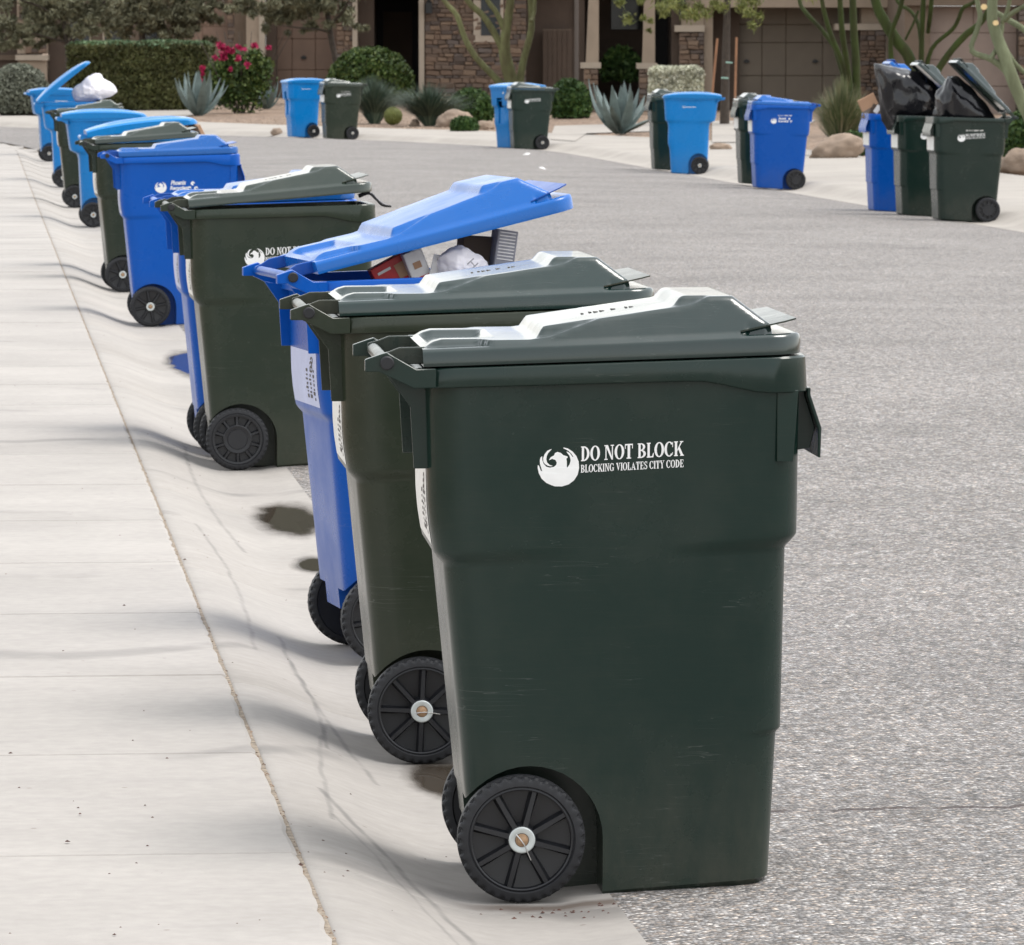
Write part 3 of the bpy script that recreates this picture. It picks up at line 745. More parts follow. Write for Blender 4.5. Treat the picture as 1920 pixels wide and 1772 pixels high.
def word(txt, x, y, wdt, h):
    tot = sum(.34 if c == ' ' else glyph(c)[0] + .03 for c in txt); s = wdt / tot; out = []
    for c in txt:
        if c == ' ': x += .34 * s; continue
        a, pl = glyph(c)
        out += [[(x + p[0] * s, y + p[1] * h) for p in q] for q in pl]; x += (a + .03) * s
    return out
EMB1 = [(160, 362), (172, 372), (192, 425), (206, 432), (196, 395), (182, 350), (181, 310), (188, 285), (206, 270), (207, 312), (222, 354), (250, 386), (290, 399), (330, 393), (355, 374), (362, 350), (348, 320), (312, 306), (276, 320), (298, 287), (332, 270), (342, 246), (370, 235), (405, 248), (432, 274), (476, 290), (478, 302), (464, 312), (470, 350), (469, 408), (478, 405), (500, 372), (510, 332), (498, 285), (466, 242), (470, 236), (500, 254), (532, 300), (538, 296), (517, 262), (482, 228), (432, 200), (436, 192), (480, 205), (530, 240), (570, 290), (595, 350), (600, 420), (585, 490), (545, 550), (490, 588), (420, 606), (340, 600), (297, 582), (250, 558), (200, 510), (170, 450), (158, 395)]
EMB2 = [(306, 200), (262, 215), (232, 250), (217, 292), (217, 325), (235, 356), (265, 376), (300, 386), (320, 381), (285, 368), (258, 340), (250, 305), (256, 270), (272, 240), (304, 206)]
def emblem(x0, y0, size):                      # lower-left corner, width
    s = size / 442
    return [[(x0 + (p[0] - 158) * s, y0 + (606 - p[1]) * s) for p in e] for e in (EMB1, EMB2)]
def decal(polys, bvh, mapf, dirv, name, lift=.0007, step=.000035):
    mb = MB(); z = 0
    for q in polys:
        pts3 = []
        for u, v in q:
            o = mapf(u, v); h = bvh.ray_cast(o, dirv)
            pts3.append((h[0] - dirv * (lift + z)) if h[0] else o + dirv * .2)
        tri = tessellate_polygon([[Vector((a, b, 0)) for a, b in q]]); z = (z + step) % .0006
        mb.add(pts3, tri)
    me = mb.mesh(name); bm = bmesh.new(); bm.from_mesh(me)
    for f in bm.faces:
        f.normal_update()
        if f.normal.dot(dirv) > 0: f.normal_flip()
    bm.to_mesh(me); bm.free(); return me
bvA = BVHTree.FromPolygons([v.co for v in bodyA.vertices], [list(p.vertices) for p in bodyA.polygons])
bvB = BVHTree.FromPolygons([v.co for v in bodyB.vertices], [list(p.vertices) for p in bodyB.polygons])
SIDE = {-1: (lambda u, v: Vector((u, -.5, v)), Vector((0, 1, 0))), 1: (lambda u, v: Vector((.345 - u, .5, v)), Vector((0, -1, 0)))}
def slant(polys, k, x0): return [[(x, y + (x - x0) * k) for x, y in q] for q in polys]
def text_polys(txt, x, y, wdt, h, shear=0.0, bold=.012):
    c = bpy.data.curves.new('txt', 'FONT'); c.body = txt; c.shear = shear; c.offset = bold; c.resolution_u = 3
    o = bpy.data.objects.new('txt', c); COL.objects.link(o)
    me = bpy.data.meshes.new_from_object(o.evaluated_get(bpy.context.evaluated_depsgraph_get()))
    xs = [v.co.x for v in me.vertices]; ysv = [v.co.y for v in me.vertices]
    sx = wdt / (max(xs) - min(xs)); sy = h / (max(ysv) - min(ysv)); x0 = min(xs); y0 = min(ysv)
    out = [[(x + (me.vertices[i].co.x - x0) * sx, y + (me.vertices[i].co.y - y0) * sy) for i in p.vertices] for p in me.polygons]
    bpy.data.objects.remove(o); bpy.data.meshes.remove(me); return out
green_txt = slant(word('DO NOT BLOCK', .114, .8585, .199, .0285) + word('BLOCKING VIOLATES CITY CODE', .114, .8365, .199, .0150), .05, .2)
green_emb = slant(emblem(.031, .812, .080), .05, .2)
blue_txt = slant(text_polys('Phoenix', .128, .868, .095, .028, .28, .03) + text_polys('Recycles', .122, .832, .108, .030, .28, .03), .03, .2)
rng = random.Random(8); cyc = []
for a in range(3): cyc += ringsec(.262 + .024 * math.cos(RD(90 + 120 * a)), .856 + .020 * math.sin(RD(90 + 120 * a)), .0125, .0125, .0045 if a else .0, .0045 if a else .0, 0, 300, 12)
blue_emb = slant(emblem(.030, .822, .072), .03, .2)
dash = []
x = .12
while x < .30: wd = rng.uniform(.006, .013); dash += rc(x, x + wd, .912, .922); x += wd + rng.choice([.002, .002, .012])
cy_txt = []; x = .13
while x < .285: wd = rng.uniform(.004, .009); cy_txt += rc(x, x + wd, .842, .850); x += wd + .0018
cy_emb = ringsec(.118, .846, .018, .012, .013, .0085, 20, 340, 20)
DEC = {}
for s in (-1, 1):
    f, d = SIDE[s]
    DEC['green', s] = (decal(green_txt, bvA, f, d, 'lettering'), decal(green_emb, bvA, f, d, 'emblem'))
    DEC['royal', s] = (decal(blue_txt, bvA, f, d, 'lettering'), decal(blue_emb + cyc, bvA, f, d, 'emblem'))
    DEC['cyan', s] = (decal(cy_txt, bvB, f, d, 'lettering'), decal(cy_emb, bvB, f, d, 'emblem'))
    DEC['dash', s] = decal(dash, bvA, f, d, 'stamped_marks')
def grid_rect(x0, x1, y0, y1, nx, ny, r=.018):
    out = []
    for i in range(nx):
        for j in range(ny):
            def q(a, b):
                X = x0 + (x1 - x0) * a / nx; Y = y0 + (y1 - y0) * b / ny
                ex = min(X - x0, x1 - X); ey = min(Y - y0, y1 - Y)
                return (X, Y)
            out.append([q(i, j), q(i + 1, j), q(i + 1, j + 1), q(i, j + 1)])
    return out
BACK = (lambda u, v: Vector((-.5, u, v)), Vector((1, 0, 0)))
FRONT = (lambda u, v: Vector((.9, u, v)), Vector((-1, 0, 0)))
labelA = decal(grid_rect(-.2, .2, .69, .838, 34, 12), bvA, *BACK, 'label', .0006, 0)
lab_p = []
rl = random.Random(21)
for i in range(3):
    lab_p += ringsec(-.12 + rl.uniform(-.01, .01), .815 - i * .012, .020, .010, .010, .005, 0, 320, 12)
for c_ in range(3):
    y = -.16 + c_ * .05; z = .79
    while z > .71: hgt = rl.uniform(.004, .010); lab_p += rc(y, y + rl.uniform(.012, .03), z - hgt, z); z -= hgt + rl.uniform(.003, .007)
labelAp = decal(lab_p, bvA, *BACK, 'label_print', .0012, .00002)
labelAf = decal(grid_rect(-.2, .2, .72, .86, 26, 8), bvA, *FRONT, 'label', .0006, 0)
labelBf = decal(ringsec(.12, .88, .018, .018, 0, 0, 0, 360, 12), bvB, *FRONT, 'emblem')
streakB = decal(grid_rect(-.285, -.15, .66, .90, 10, 12), bvB, *BACK, 'label', .0006, 0)

def cart(name, kind, color, loc, rz, lid, label, cat, side=-1, wheels='spoked', decals=True, group=None, backlabel=True, stamp=False, frontlabel=False, bolts=True):
    e = link_ob(name, None, None, loc, (0, 0, RD(rz))); e.empty_display_size = .1
    tag(e, label, cat, group)
    A = kind == 'A'
    ob('body', bodyA if A else bodyB, color, e)
    ob('rim', rimA if A else rimB, color, e)
    ob('handle_bar', barA if A else barB, color, e)
    piv = PIV if A else PIVB
    L = ob('lid', lidA if A else lidB, color + '_lid', e, piv, (0, -RD(lid), 0))
    if A:
        ob('lid_handle', lidA_h, color, L); [ob('hinge_arm', a_, color, L) for a_ in armA]
        if color != 'royal': ob('moulded_mark', lidA_m, 'ink', L)
        for f in finA + finF: ob('bracket', f, color, e)
        ob('front_skirt', skirtA, color, e)
        for c in (capA, capA2): ob('hinge_cap', c, 'rubber', e)
    else:
        ob('lift_bar', liftB, color, e)
    ob('axle', axle_me, 'axle', e)
    for s in (-1, 1):
        W = link_ob('wheel', hub[wheels], e, (0, s * .285, .1245), (0, rnd.uniform(0, 6) if not (side == -1 and abs(rz) < 2 and name == 'trash_cart' and loc[1] < 11.5) else 0, 0 if s < 0 else math.pi))
        W.material_slots[0].link = 'OBJECT'; W.material_slots[0].material = M['wheelrim']
        ob('tyre', tyre, 'rubber', W)
        if wheels == 'spoked' and bolts:
            ob('washer', washer, 'zinc', W); ob('axle_bolt', bolt, 'copper', W)
            if loc[1] < 20: ob('cotter_pin', pin, 'steel', W)
    if decals:
        key = {'green': 'green', 'green_pale': 'green', 'green_olive': 'green', 'royal': 'royal', 'cyan': 'cyan'}[color]
        for s in (-1, 1):
            t_, m_ = DEC[key, s]; ob('lettering', t_, 'white_ink', e); ob('emblem', m_, 'white_ink', e)
            if stamp: ob('stamped_marks', DEC['dash', s], 'sticker', e)
    if A and backlabel:
        lb = ob('label', labelA, 'sticker_shade_blue' if color == 'royal' else 'sticker', e); ob('label_print', labelAp, 'ink', lb)['kind'] = 'stuff'
    if A and frontlabel: ob('label', labelAf, 'sticker', e)
    if not A: ob('front_emblem', labelBf, 'sticker', e)
    if not A:
        for ch in e.children:
            if ch.name.split('.')[0] in ('wheel', 'axle'): continue
            ch.scale.z = 1.11; ch.location.z *= 1.11
    return e
def row_cart(px, py, rz, **kw):                # near wheel touches the ground at this pixel, front to the road
    q = P(px, py); c = Vector((math.sin(RD(rz)) * -.26, math.cos(RD(rz)) * .26, 0))
    kw['loc'] = (q.x + c.x, q.y + c.y, G(q.x, q.y)); kw['rz'] = rz; return cart(**kw)
def far_cart(px, py, rz, **kw):
    q = P(px, py); a = RD(rz); c = Vector((math.sin(a) * .26, -math.cos(a) * .26, 0))
    kw['loc'] = (q.x + c.x, q.y + c.y, q.z); kw['rz'] = rz; kw['side'] = 1; return cart(**kw)
GR = 'carts lined up along the near curb'; GF = 'carts waiting along the opposite curb'
T, RC = 'trash_cart', 'recycling_cart'
c1 = row_cart(977, 1692, -1.5, name=T, kind='A', color='green', lid=0.0, label='large dark green trash cart nearest the camera, white DO NOT BLOCK lettering in full view', cat='trash cart', group=GR)
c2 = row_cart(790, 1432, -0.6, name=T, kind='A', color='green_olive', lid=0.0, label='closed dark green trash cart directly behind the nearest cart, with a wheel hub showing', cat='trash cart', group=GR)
c3 = row_cart(725, 1246, 6.5, name=RC, kind='A', color='royal', lid=12.0, label='royal blue recycling cart with its lid propped up on packaging', cat='recycling cart', group=GR)
c4 = row_cart(445, 882, 0.5, name=T, kind='A', color='green_pale', lid=3.2, wheels='slotted', label='olive green trash cart with slotted black wheels and lid slightly raised', cat='trash cart', group=GR)
c4b = cart(RC, 'A', 'royal', (.985, 22.95, G(.985, 22.95)), 1.0, 0.0, 'blue recycling cart mostly hidden behind the olive cart, back label showing', 'recycling cart', group=GR)
c5 = row_cart(282, 613, 0.5, name=RC, kind='A', color='royal', lid=0.0, label='royal blue cart reading Phoenix Recycles on its side, lid shut', cat='recycling cart', group=GR)
c6 = row_cart(230, 548, 2, name=T, kind='A', color='green_pale', lid=2.0, label='dark green cart just behind the lettered royal blue recycling cart', cat='trash cart', group=GR)
c7 = cart(RC, 'B', 'cyan', (1.09, 41.6, G(1.09, 41.4)), 1.0, 6.5, 'sky blue cart with its rounded lid ajar over paper trash', 'recycling cart', group=GR)
c8 = row_cart(175, 427, 1.0, name=RC, kind='B', color='cyan', lid=0.0, label='sky blue cart with flat closed lid, its spoked wheel on the gutter', cat='recycling cart', group=GR)
c9 = row_cart(140, 390, 1.0, name=T, kind='A', color='green_pale', lid=1.0, label='olive green cart between two sky blue carts far down the curb', cat='trash cart', group=GR)
c10 = row_cart(118, 352, 1.0, name=RC, kind='B', color='cyan', lid=38.0, label='sky blue cart with its lid thrown up over a white bag', cat='recycling cart', group=GR)
c11 = row_cart(92, 303, 4.0, name=RC, kind='B', color='cyan', lid=0.0, label='farthest sky blue cart at the left end of the row', cat='recycling cart', group=GR)
# opposite side
f1 = far_cart(1852, 417, 180, name=T, kind='A', color='green', lid=42, wheels='slotted', label='rightmost dark green cart across the street, lid open on a black bag', cat='trash cart', group=GF, stamp=True, frontlabel=True, backlabel=False)
f2 = far_cart(1781, 408, 180, name=T, kind='A', color='green', lid=40, wheels='slotted', label='middle green cart of the overflowing trio across the street', cat='trash cart', group=GF, frontlabel=True, backlabel=False)
f3 = far_cart(1725, 400, 180, name=RC, kind='A', color='royal', lid=41, label='royal blue cart stuffed with cardboard, left of the overflowing trio', cat='recycling cart', group=GF, frontlabel=True, backlabel=False)
f4 = far_cart(1492, 356, 179, name=RC, kind='A', color='royal', lid=0, wheels='slotted', label='closed royal blue cart across the street with white printed emblems', cat='recycling cart', group=GF, stamp=True, frontlabel=True, backlabel=False)
f5 = far_cart(1464, 348, 180, name=T, kind='A', color='green', lid=0, label='green cart tucked behind the closed royal blue cart across the street', cat='trash cart', group=GF, frontlabel=True, backlabel=False)
f6 = far_cart(1312, 327, 172, name=RC, kind='B', color='cyan', lid=0, label='sky blue cart beside the large grey agave', cat='recycling cart', group=GF)
f7 = far_cart(1292, 321, 180, name=T, kind='A', color='green', lid=0, label='green cart half hidden by the sky blue cart near the agave', cat='trash cart', group=GF, backlabel=False)
f8 = far_cart(1017, 281, 184, name=T, kind='A', color='green', lid=0, label='dark green cart below the pale green tree trunk', cat='trash cart', group=GF, frontlabel=True, backlabel=False)
f9 = far_cart(995, 279, 212, name=RC, kind='B', color='cyan', lid=0, label='sky blue cart turned front-on behind the green cart below the tree', cat='recycling cart', group=GF)
f10 = far_cart(661, 262, 188, name=T, kind='A', color='green_pale', lid=0, label='grey green cart in front of the rounded green bush', cat='trash cart', group=GF, frontlabel=True, backlabel=False, stamp=True)
f11 = far_cart(588, 258, 193, name=RC, kind='B', color='cyan', lid=0, label='sky blue cart in front of the left brown garage door', cat='recycling cart', group=GF)

# ================================================================ BACKDROP: houses, planting, litter
def leaf_mat(name, c0, c1, c2, rough=.6):
    t = NT(name); g = t.n('NewGeometry')
    c = t.ramp(g.outputs['Random Per Island'], [(0, c0), (.5, c1), (1, c2)])
    v = t.coord(); c = t.mix(1.0, c, t.ramp(t.noise(v, 1.6, 3), [(.3, .65), (.7, 1.3)]), 'MULTIPLY')
    t.P(Base_Color=c, Roughness=rough); t.b.inputs['Specular IOR Level'].default_value = .3
    return t.m
M['hedge'] = leaf_mat('hedge_leaf', (.055, .05, .018), (.075, .085, .03), (.12, .12, .045))
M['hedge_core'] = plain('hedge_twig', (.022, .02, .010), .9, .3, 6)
M['hedge_top'] = leaf_mat('hedge_top_leaf', (.08, .13, .065), (.11, .17, .08), (.15, .21, .11))  # top leaves coloured lighter and greener than the hedge sides
M['sage'] = leaf_mat('sage_leaf', (.10, .11, .08), (.16, .17, .125), (.22, .23, .18))
M['olive'] = leaf_mat('olive_leaf', (.10, .10, .06), (.18, .175, .105), (.27, .265, .17))
M['bush'] = leaf_mat('bush_leaf', (.025, .045, .010), (.05, .09, .018), (.11, .14, .035))
M['shrub'] = leaf_mat('shrub_leaf', (.02, .05, .014), (.04, .085, .02), (.08, .13, .03))
M['silver'] = leaf_mat('silver_leaf', (.34, .34, .24), (.55, .55, .42), (.78, .77, .64))
M['bluegrass'] = leaf_mat('blue_grass', (.03, .055, .042), (.075, .11, .08), (.15, .185, .125))
M['tangrass'] = leaf_mat('dry_grass', (.05, .08, .03), (.12, .15, .06), (.34, .28, .17))
M['palo_leaf'] = leaf_mat('palo_verde_leaf', (.10, .12, .03), (.17, .19, .05), (.26, .26, .09))
M['pink'] = leaf_mat('magenta_bract', (.24, .006, .04), (.36, .01, .07), (.48, .03, .12))
M['agave'] = plain('agave_leaf', (.125, .165, .155), .5, .3, 5)
M['bark'] = plain('brown_bark', (.055, .042, .032), .85, .3, 12, bump=.5)
def bark_mat(name, c0, c1):
    t = NT(name); v = t.coord('Object', (1, 1, .35))
    c = t.mix(t.ramp(t.noise(v, 7, 5, .6), [(.35, 0.0), (.68, 1.0)]), c0, c1); c = t.mix(1.0, c, t.ramp(t.noise(v, 1.3, 3), [(.3, .7), (.7, 1.2)]), 'MULTIPLY')
    t.P(Base_Color=c, Roughness=.8); t.b.inputs['Specular IOR Level'].default_value = .2; t.bump(t.noise(v, 30, 3), .3, .02); return t.m
M['palo_pale'] = bark_mat('pale_green_bark', (.19, .20, .09), (.12, .11, .055))
M['palo_dark'] = bark_mat('dark_green_bark', (.045, .066, .016), (.035, .036, .014))
M['palo_grey'] = bark_mat('grey_green_bark', (.20, .225, .135), (.13, .14, .08))
M['cutwood'] = plain('fresh_cut_wood', (.75, .55, .28), .7)
for nm, c in (('st0', (.125, .086, .062)), ('st1', (.155, .102, .070)), ('st2', (.085, .062, .050)), ('st3', (.185, .125, .084)), ('st4', (.120, .094, .080))):
    M[nm] = plain('field_stone_' + nm[-1], c, .85, .3, 9, bump=.5, bscale=30)
M['mortar'] = plain('mortar', (.075, .056, .043), .95, .2, 12)
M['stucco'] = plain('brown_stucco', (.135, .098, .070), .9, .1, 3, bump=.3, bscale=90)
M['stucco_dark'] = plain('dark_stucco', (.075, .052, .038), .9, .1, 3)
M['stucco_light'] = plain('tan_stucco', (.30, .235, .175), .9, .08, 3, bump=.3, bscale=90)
M['trim'] = plain('beige_trim', (.36, .30, .235), .8, .06, 4)
M['garage_a'] = plain('red_brown_garage_panel', (.195, .125, .088), .6, .08, 2)
M['garage_b'] = plain('grey_brown_garage_panel', (.140, .112, .082), .6, .08, 2)
M['garage_c'] = plain('mauve_brown_garage_panel', (.22, .165, .135), .6, .08, 2)
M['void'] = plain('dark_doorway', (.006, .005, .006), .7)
M['glass'] = plain('window_glass', (.012, .016, .02), .08, .05, 2)
M['iron'] = plain('black_iron', (.012, .012, .012), .5)
M['roof'] = plain('clay_roof', (.20, .11, .075), .85, .25, 5)
M['wood'] = plain('stake_wood', (.28, .14, .075), .8, .2, 6)
M['rock'] = plain('granite_boulder', (.26, .195, .145), .9, .3, 3.5, bump=.9, bscale=14)
M['tie'] = plain('green_tie', (.22, .36, .30), .6)

def frame(name, D, label, cat):
    e = link_ob(name, None, None, (_FH.x * D, _FH.y * D, 0), (0, 0, -YAW)); e['D'] = D; tag(e, label, cat); del e['D']; return e
def lx(px, D): return (px - 960) * D / FPX
def lz(py, D): return CAMH - (py - 115) * D / FPX
def hb(e, D, name, mat, x0, x1, p0, p1, y0, y1, parent=None):
    return MB().box(lx(x0, D), lx(x1, D), y0, y1, lz(p1, D), lz(p0, D)).build(name, mat, parent or e)
stone_me = []
for i in range(7):
    r = random.Random(40 + i); mb = MB()
    j = lambda a: a + r.uniform(-.045, .045)
    b = [(-.5, -.5), (.5, -.5), (.5, .5), (-.5, .5)]
    b = [(x + r.uniform(0, .07) * (1 if x < 0 else -1), z + r.uniform(0, .09) * (1 if z < 0 else -1)) for x, z in b]
    vs = [(x, .5, z) for x, z in b] + [(x, -.3, z) for x, z in b] + [(x * .82, -.5 + r.uniform(-.1, .12), z * .76) for x, z in b]
    mb.add(vs, [(0, 4, 5, 1), (1, 5, 6, 2), (2, 6, 7, 3), (3, 7, 4, 0), (4, 8, 9, 5), (5, 9, 10, 6), (6, 10, 11, 7), (7, 11, 8, 4), (8, 11, 10, 9)])
    stone_me.append([f for f in [mb]][0])
stone_me = [m.mesh('stone') for m in stone_me]
rs = random.Random(77)
def stones(parent, D, x0, x1, p0, p1, yf, hmin=5, hmax=11, wmin=8, wmax=30):
    p = p0
    while p < p1 - 2:
        h = min(rs.uniform(hmin, hmax), p1 - p); x = x0
        while x < x1 - 1:
            wd = rs.uniform(wmin, wmax)
            if x1 - x - wd < wmin * .6: wd = x1 - x
            o = ob('stone', rs.choice(stone_me), rs.choice(['st0', 'st0', 'st1', 'st1', 'st2', 'st3', 'st4']), parent)
            o.location = (lx(x + wd / 2, D), yf + rs.uniform(-.02, .02), lz(p + h / 2, D))
            k = D / FPX; o.scale = (wd * k * 1.03, .12, h * k * rs.uniform(.9, 1.25)); o.rotation_euler = (0, rs.uniform(-.09, .09), 0); x += wd
        p += h
def garage(e, D, mat, x0, x1, rows, cols, y):
    d = hb(e, D, 'garage_door', 'stucco_dark', x0, x1, rows[0], rows[-1], y + .03, y + .06)
    for a, b in zip(rows, rows[1:]):
        for c, q in zip(cols, cols[1:]):
            me = MB().box(lx(c + .2, D), lx(q - .2, D), y - .02, y + .028, lz(b - .2, D), lz(a + .2, D)).mesh('panel', None, M[mat])
            link_ob('panel', bevelled(me, .012, 1), d)
    return d
def handle(d, D, px, py, y): MB().box(lx(px - 5, D), lx(px + 5, D), y - .08, y - .02, lz(py + 2, D), lz(py - 2, D)).box(lx(px - 2, D), lx(px + 2, D), y - .09, y - .015, lz(py + 3, D), lz(py - 4, D)).build('handle', 'iron', d)
def roof(e, D, x0, x1, z0, y0, y1, rise):
    a, b = lx(x0, D), lx(x1, D); m = (y0 + y1) / 2; k = (b - a) * .2
    MB().add([(a, y0, z0), (b, y0, z0), (b, y1, z0), (a, y1, z0), (a, y0, z0 + .2), (b, y0, z0 + .2), (b, y1, z0 + .2), (a, y1, z0 + .2), (a + k, m, z0 + rise), (b - k, m, z0 + rise)],
             [(0, 3, 2, 1), (0, 1, 5, 4), (1, 2, 6, 5), (2, 3, 7, 6), (3, 0, 4, 7), (4, 5, 9, 8), (5, 6, 9), (6, 7, 8, 9), (7, 4, 8)]).build('roof', 'roof', e)
# --- house behind the rounded bush (stone front, dark entry)
D = 150; A = frame('stone_front_house', D, 'brown house with a dark entry and wide stone wall behind the pale green tree', 'house')
w_ = hb(A, D, 'wall', 'stucco', 640, 672, -90, 225, .25, 8)
hb(A, D, 'wall', 'stucco', 440, 464, -90, 225, .3, 8); hb(A, D, 'pilaster', 'stucco_light', 464, 497, -90, 225, -.25, .8); hb(A, D, 'trim', 'trim', 488, 499, -90, 225, -.3, -.252)
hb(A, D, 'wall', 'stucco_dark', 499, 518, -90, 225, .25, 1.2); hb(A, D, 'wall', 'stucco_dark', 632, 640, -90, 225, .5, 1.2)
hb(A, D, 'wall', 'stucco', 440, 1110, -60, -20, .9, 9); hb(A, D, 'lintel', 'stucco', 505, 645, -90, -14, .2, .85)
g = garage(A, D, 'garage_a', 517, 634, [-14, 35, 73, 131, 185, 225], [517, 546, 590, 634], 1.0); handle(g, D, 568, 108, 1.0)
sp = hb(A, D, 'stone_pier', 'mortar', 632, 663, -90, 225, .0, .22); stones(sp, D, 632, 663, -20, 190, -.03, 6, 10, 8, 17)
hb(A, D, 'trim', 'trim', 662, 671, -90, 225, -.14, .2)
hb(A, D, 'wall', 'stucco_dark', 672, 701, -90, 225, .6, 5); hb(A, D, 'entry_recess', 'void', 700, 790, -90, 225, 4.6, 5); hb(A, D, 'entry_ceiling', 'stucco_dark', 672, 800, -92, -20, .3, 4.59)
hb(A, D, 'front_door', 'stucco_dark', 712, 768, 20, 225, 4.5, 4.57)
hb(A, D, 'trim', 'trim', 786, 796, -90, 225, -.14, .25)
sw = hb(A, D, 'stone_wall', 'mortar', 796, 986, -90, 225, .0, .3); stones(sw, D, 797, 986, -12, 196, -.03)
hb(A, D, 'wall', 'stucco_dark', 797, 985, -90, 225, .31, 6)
wi = hb(A, D, 'window', 'trim', 888, 944, -60, 79, -.10, -.02); MB().box(lx(902, D), lx(938, D), -.112, -.102, lz(67, D), lz(-50, D)).build('pane', 'glass', wi)
MB().box(lx(799, D), lx(811, D), -.35, -.1, lz(26, D), lz(6, D)).add([(lx(805, D), -.22, lz(-3, D)), (lx(799, D), -.35, lz(5.5, D)), (lx(811, D), -.35, lz(5.5, D)), (lx(811, D), -.1, lz(5.5, D)), (lx(799, D), -.1, lz(5.5, D))], [(0, 1, 2), (0, 2, 3), (0, 3, 4), (0, 4, 1)]).build('wall_lantern', 'iron', A)
hb(A, D, 'wall', 'stucco_dark', 986, 1112, -90, 225, 1.2, 8); hb(A, D, 'window_frame', 'trim', 1079, 1091, -60, 50, 1.1, 1.19); hb(A, D, 'window_pane', 'glass', 1091, 1108, -60, 50, 1.13, 1.19)
gt_ = hb(A, D, 'gate', 'stucco', 1018, 1072, 55, 210, .9, 1.0)
for i in range(6): MB().box(lx(1018 + 9 * i + .7, D), lx(1018 + 9 * (i + 1) - .7, D), .87, .897, lz(209, D), lz(57, D)).build('board', 'stucco_dark', gt_)
roof(A, D, 425, 1125, 4.6, -1.0, 11, 1.5)
# --- house with the tapered porch columns
D = 126; Bh = frame('porch_house', D, 'brown house with tapered porch columns and a wide garage behind the silvery hedge', 'house')
def column(x0, x1, xt0, xt1, cap0, cap1, b0, b1, capy):
    col = hb(Bh, D, 'column', 'mortar', b0, b1, capy + 11, 225, -.28, .12)
    stones(col, D, b0, b1, capy + 12, 212, -.30, 7, 11, 9, 18)
    mb = MB(); a, b, c, d = lx(x0, D), lx(x1, D), lx(xt0, D), lx(xt1, D); zb, ztp_ = lz(capy, D), lz(-120, D)
    mb.add([(a, -.24, zb), (b, -.24, zb), (b, .08, zb), (a, .08, zb), (c, -.2, ztp_), (d, -.2, ztp_), (d, .04, ztp_), (c, .04, ztp_)], [(0, 3, 2, 1), (4, 5, 6, 7), (0, 1, 5, 4), (1, 2, 6, 5), (2, 3, 7, 6), (3, 0, 4, 7)])
    mb.build('shaft', 'stucco_light', col); hb(Bh, D, 'cap', 'trim', cap0, cap1, capy, capy + 11, -.36, .2, col)
column(1098, 1122, 1108, 1122, 1088, 1126, 1094, 1121, 117); column(1203, 1227, 1210, 1226, 1192, 1231, 1197, 1227, 118)
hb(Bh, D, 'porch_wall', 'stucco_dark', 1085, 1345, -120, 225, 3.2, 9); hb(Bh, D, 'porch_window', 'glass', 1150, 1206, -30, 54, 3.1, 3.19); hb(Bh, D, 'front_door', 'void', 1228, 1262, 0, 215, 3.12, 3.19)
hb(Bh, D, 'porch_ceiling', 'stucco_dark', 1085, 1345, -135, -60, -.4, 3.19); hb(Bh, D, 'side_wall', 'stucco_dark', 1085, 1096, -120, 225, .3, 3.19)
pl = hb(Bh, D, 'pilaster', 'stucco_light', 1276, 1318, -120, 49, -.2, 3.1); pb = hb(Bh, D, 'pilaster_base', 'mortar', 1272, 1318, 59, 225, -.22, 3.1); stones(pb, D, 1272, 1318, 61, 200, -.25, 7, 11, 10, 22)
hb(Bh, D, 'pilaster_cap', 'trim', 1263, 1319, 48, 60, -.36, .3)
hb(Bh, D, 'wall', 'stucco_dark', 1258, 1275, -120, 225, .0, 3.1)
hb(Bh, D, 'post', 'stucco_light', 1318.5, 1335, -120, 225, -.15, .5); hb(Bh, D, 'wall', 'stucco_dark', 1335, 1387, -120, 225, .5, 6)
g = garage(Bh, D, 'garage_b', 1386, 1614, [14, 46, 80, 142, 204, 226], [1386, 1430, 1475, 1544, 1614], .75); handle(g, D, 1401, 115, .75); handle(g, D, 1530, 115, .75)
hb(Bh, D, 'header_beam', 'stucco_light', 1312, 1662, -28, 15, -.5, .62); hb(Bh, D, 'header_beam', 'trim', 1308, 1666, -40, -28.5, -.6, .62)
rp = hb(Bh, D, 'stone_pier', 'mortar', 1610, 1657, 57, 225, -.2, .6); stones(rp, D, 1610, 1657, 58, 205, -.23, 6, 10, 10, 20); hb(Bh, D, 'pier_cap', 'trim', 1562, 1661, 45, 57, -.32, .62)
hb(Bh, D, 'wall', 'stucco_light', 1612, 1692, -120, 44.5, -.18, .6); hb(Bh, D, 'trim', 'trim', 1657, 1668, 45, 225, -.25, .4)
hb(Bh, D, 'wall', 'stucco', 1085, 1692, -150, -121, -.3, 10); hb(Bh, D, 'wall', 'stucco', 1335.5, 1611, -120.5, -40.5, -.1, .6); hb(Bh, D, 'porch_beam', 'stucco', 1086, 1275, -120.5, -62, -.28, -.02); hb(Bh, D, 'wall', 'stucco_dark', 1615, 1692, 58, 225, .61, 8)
MB().box(lx(1272, D), lx(1286, D), -.5, -.22, lz(30, D), lz(8, D)).box(lx(1275, D), lx(1283, D), -.45, -.25, lz(7.5, D), lz(-4, D)).build('wall_lantern', 'iron', Bh)
roof(Bh, D, 1065, 1710, lz(-155, D), -1.2, 12, 1.4)
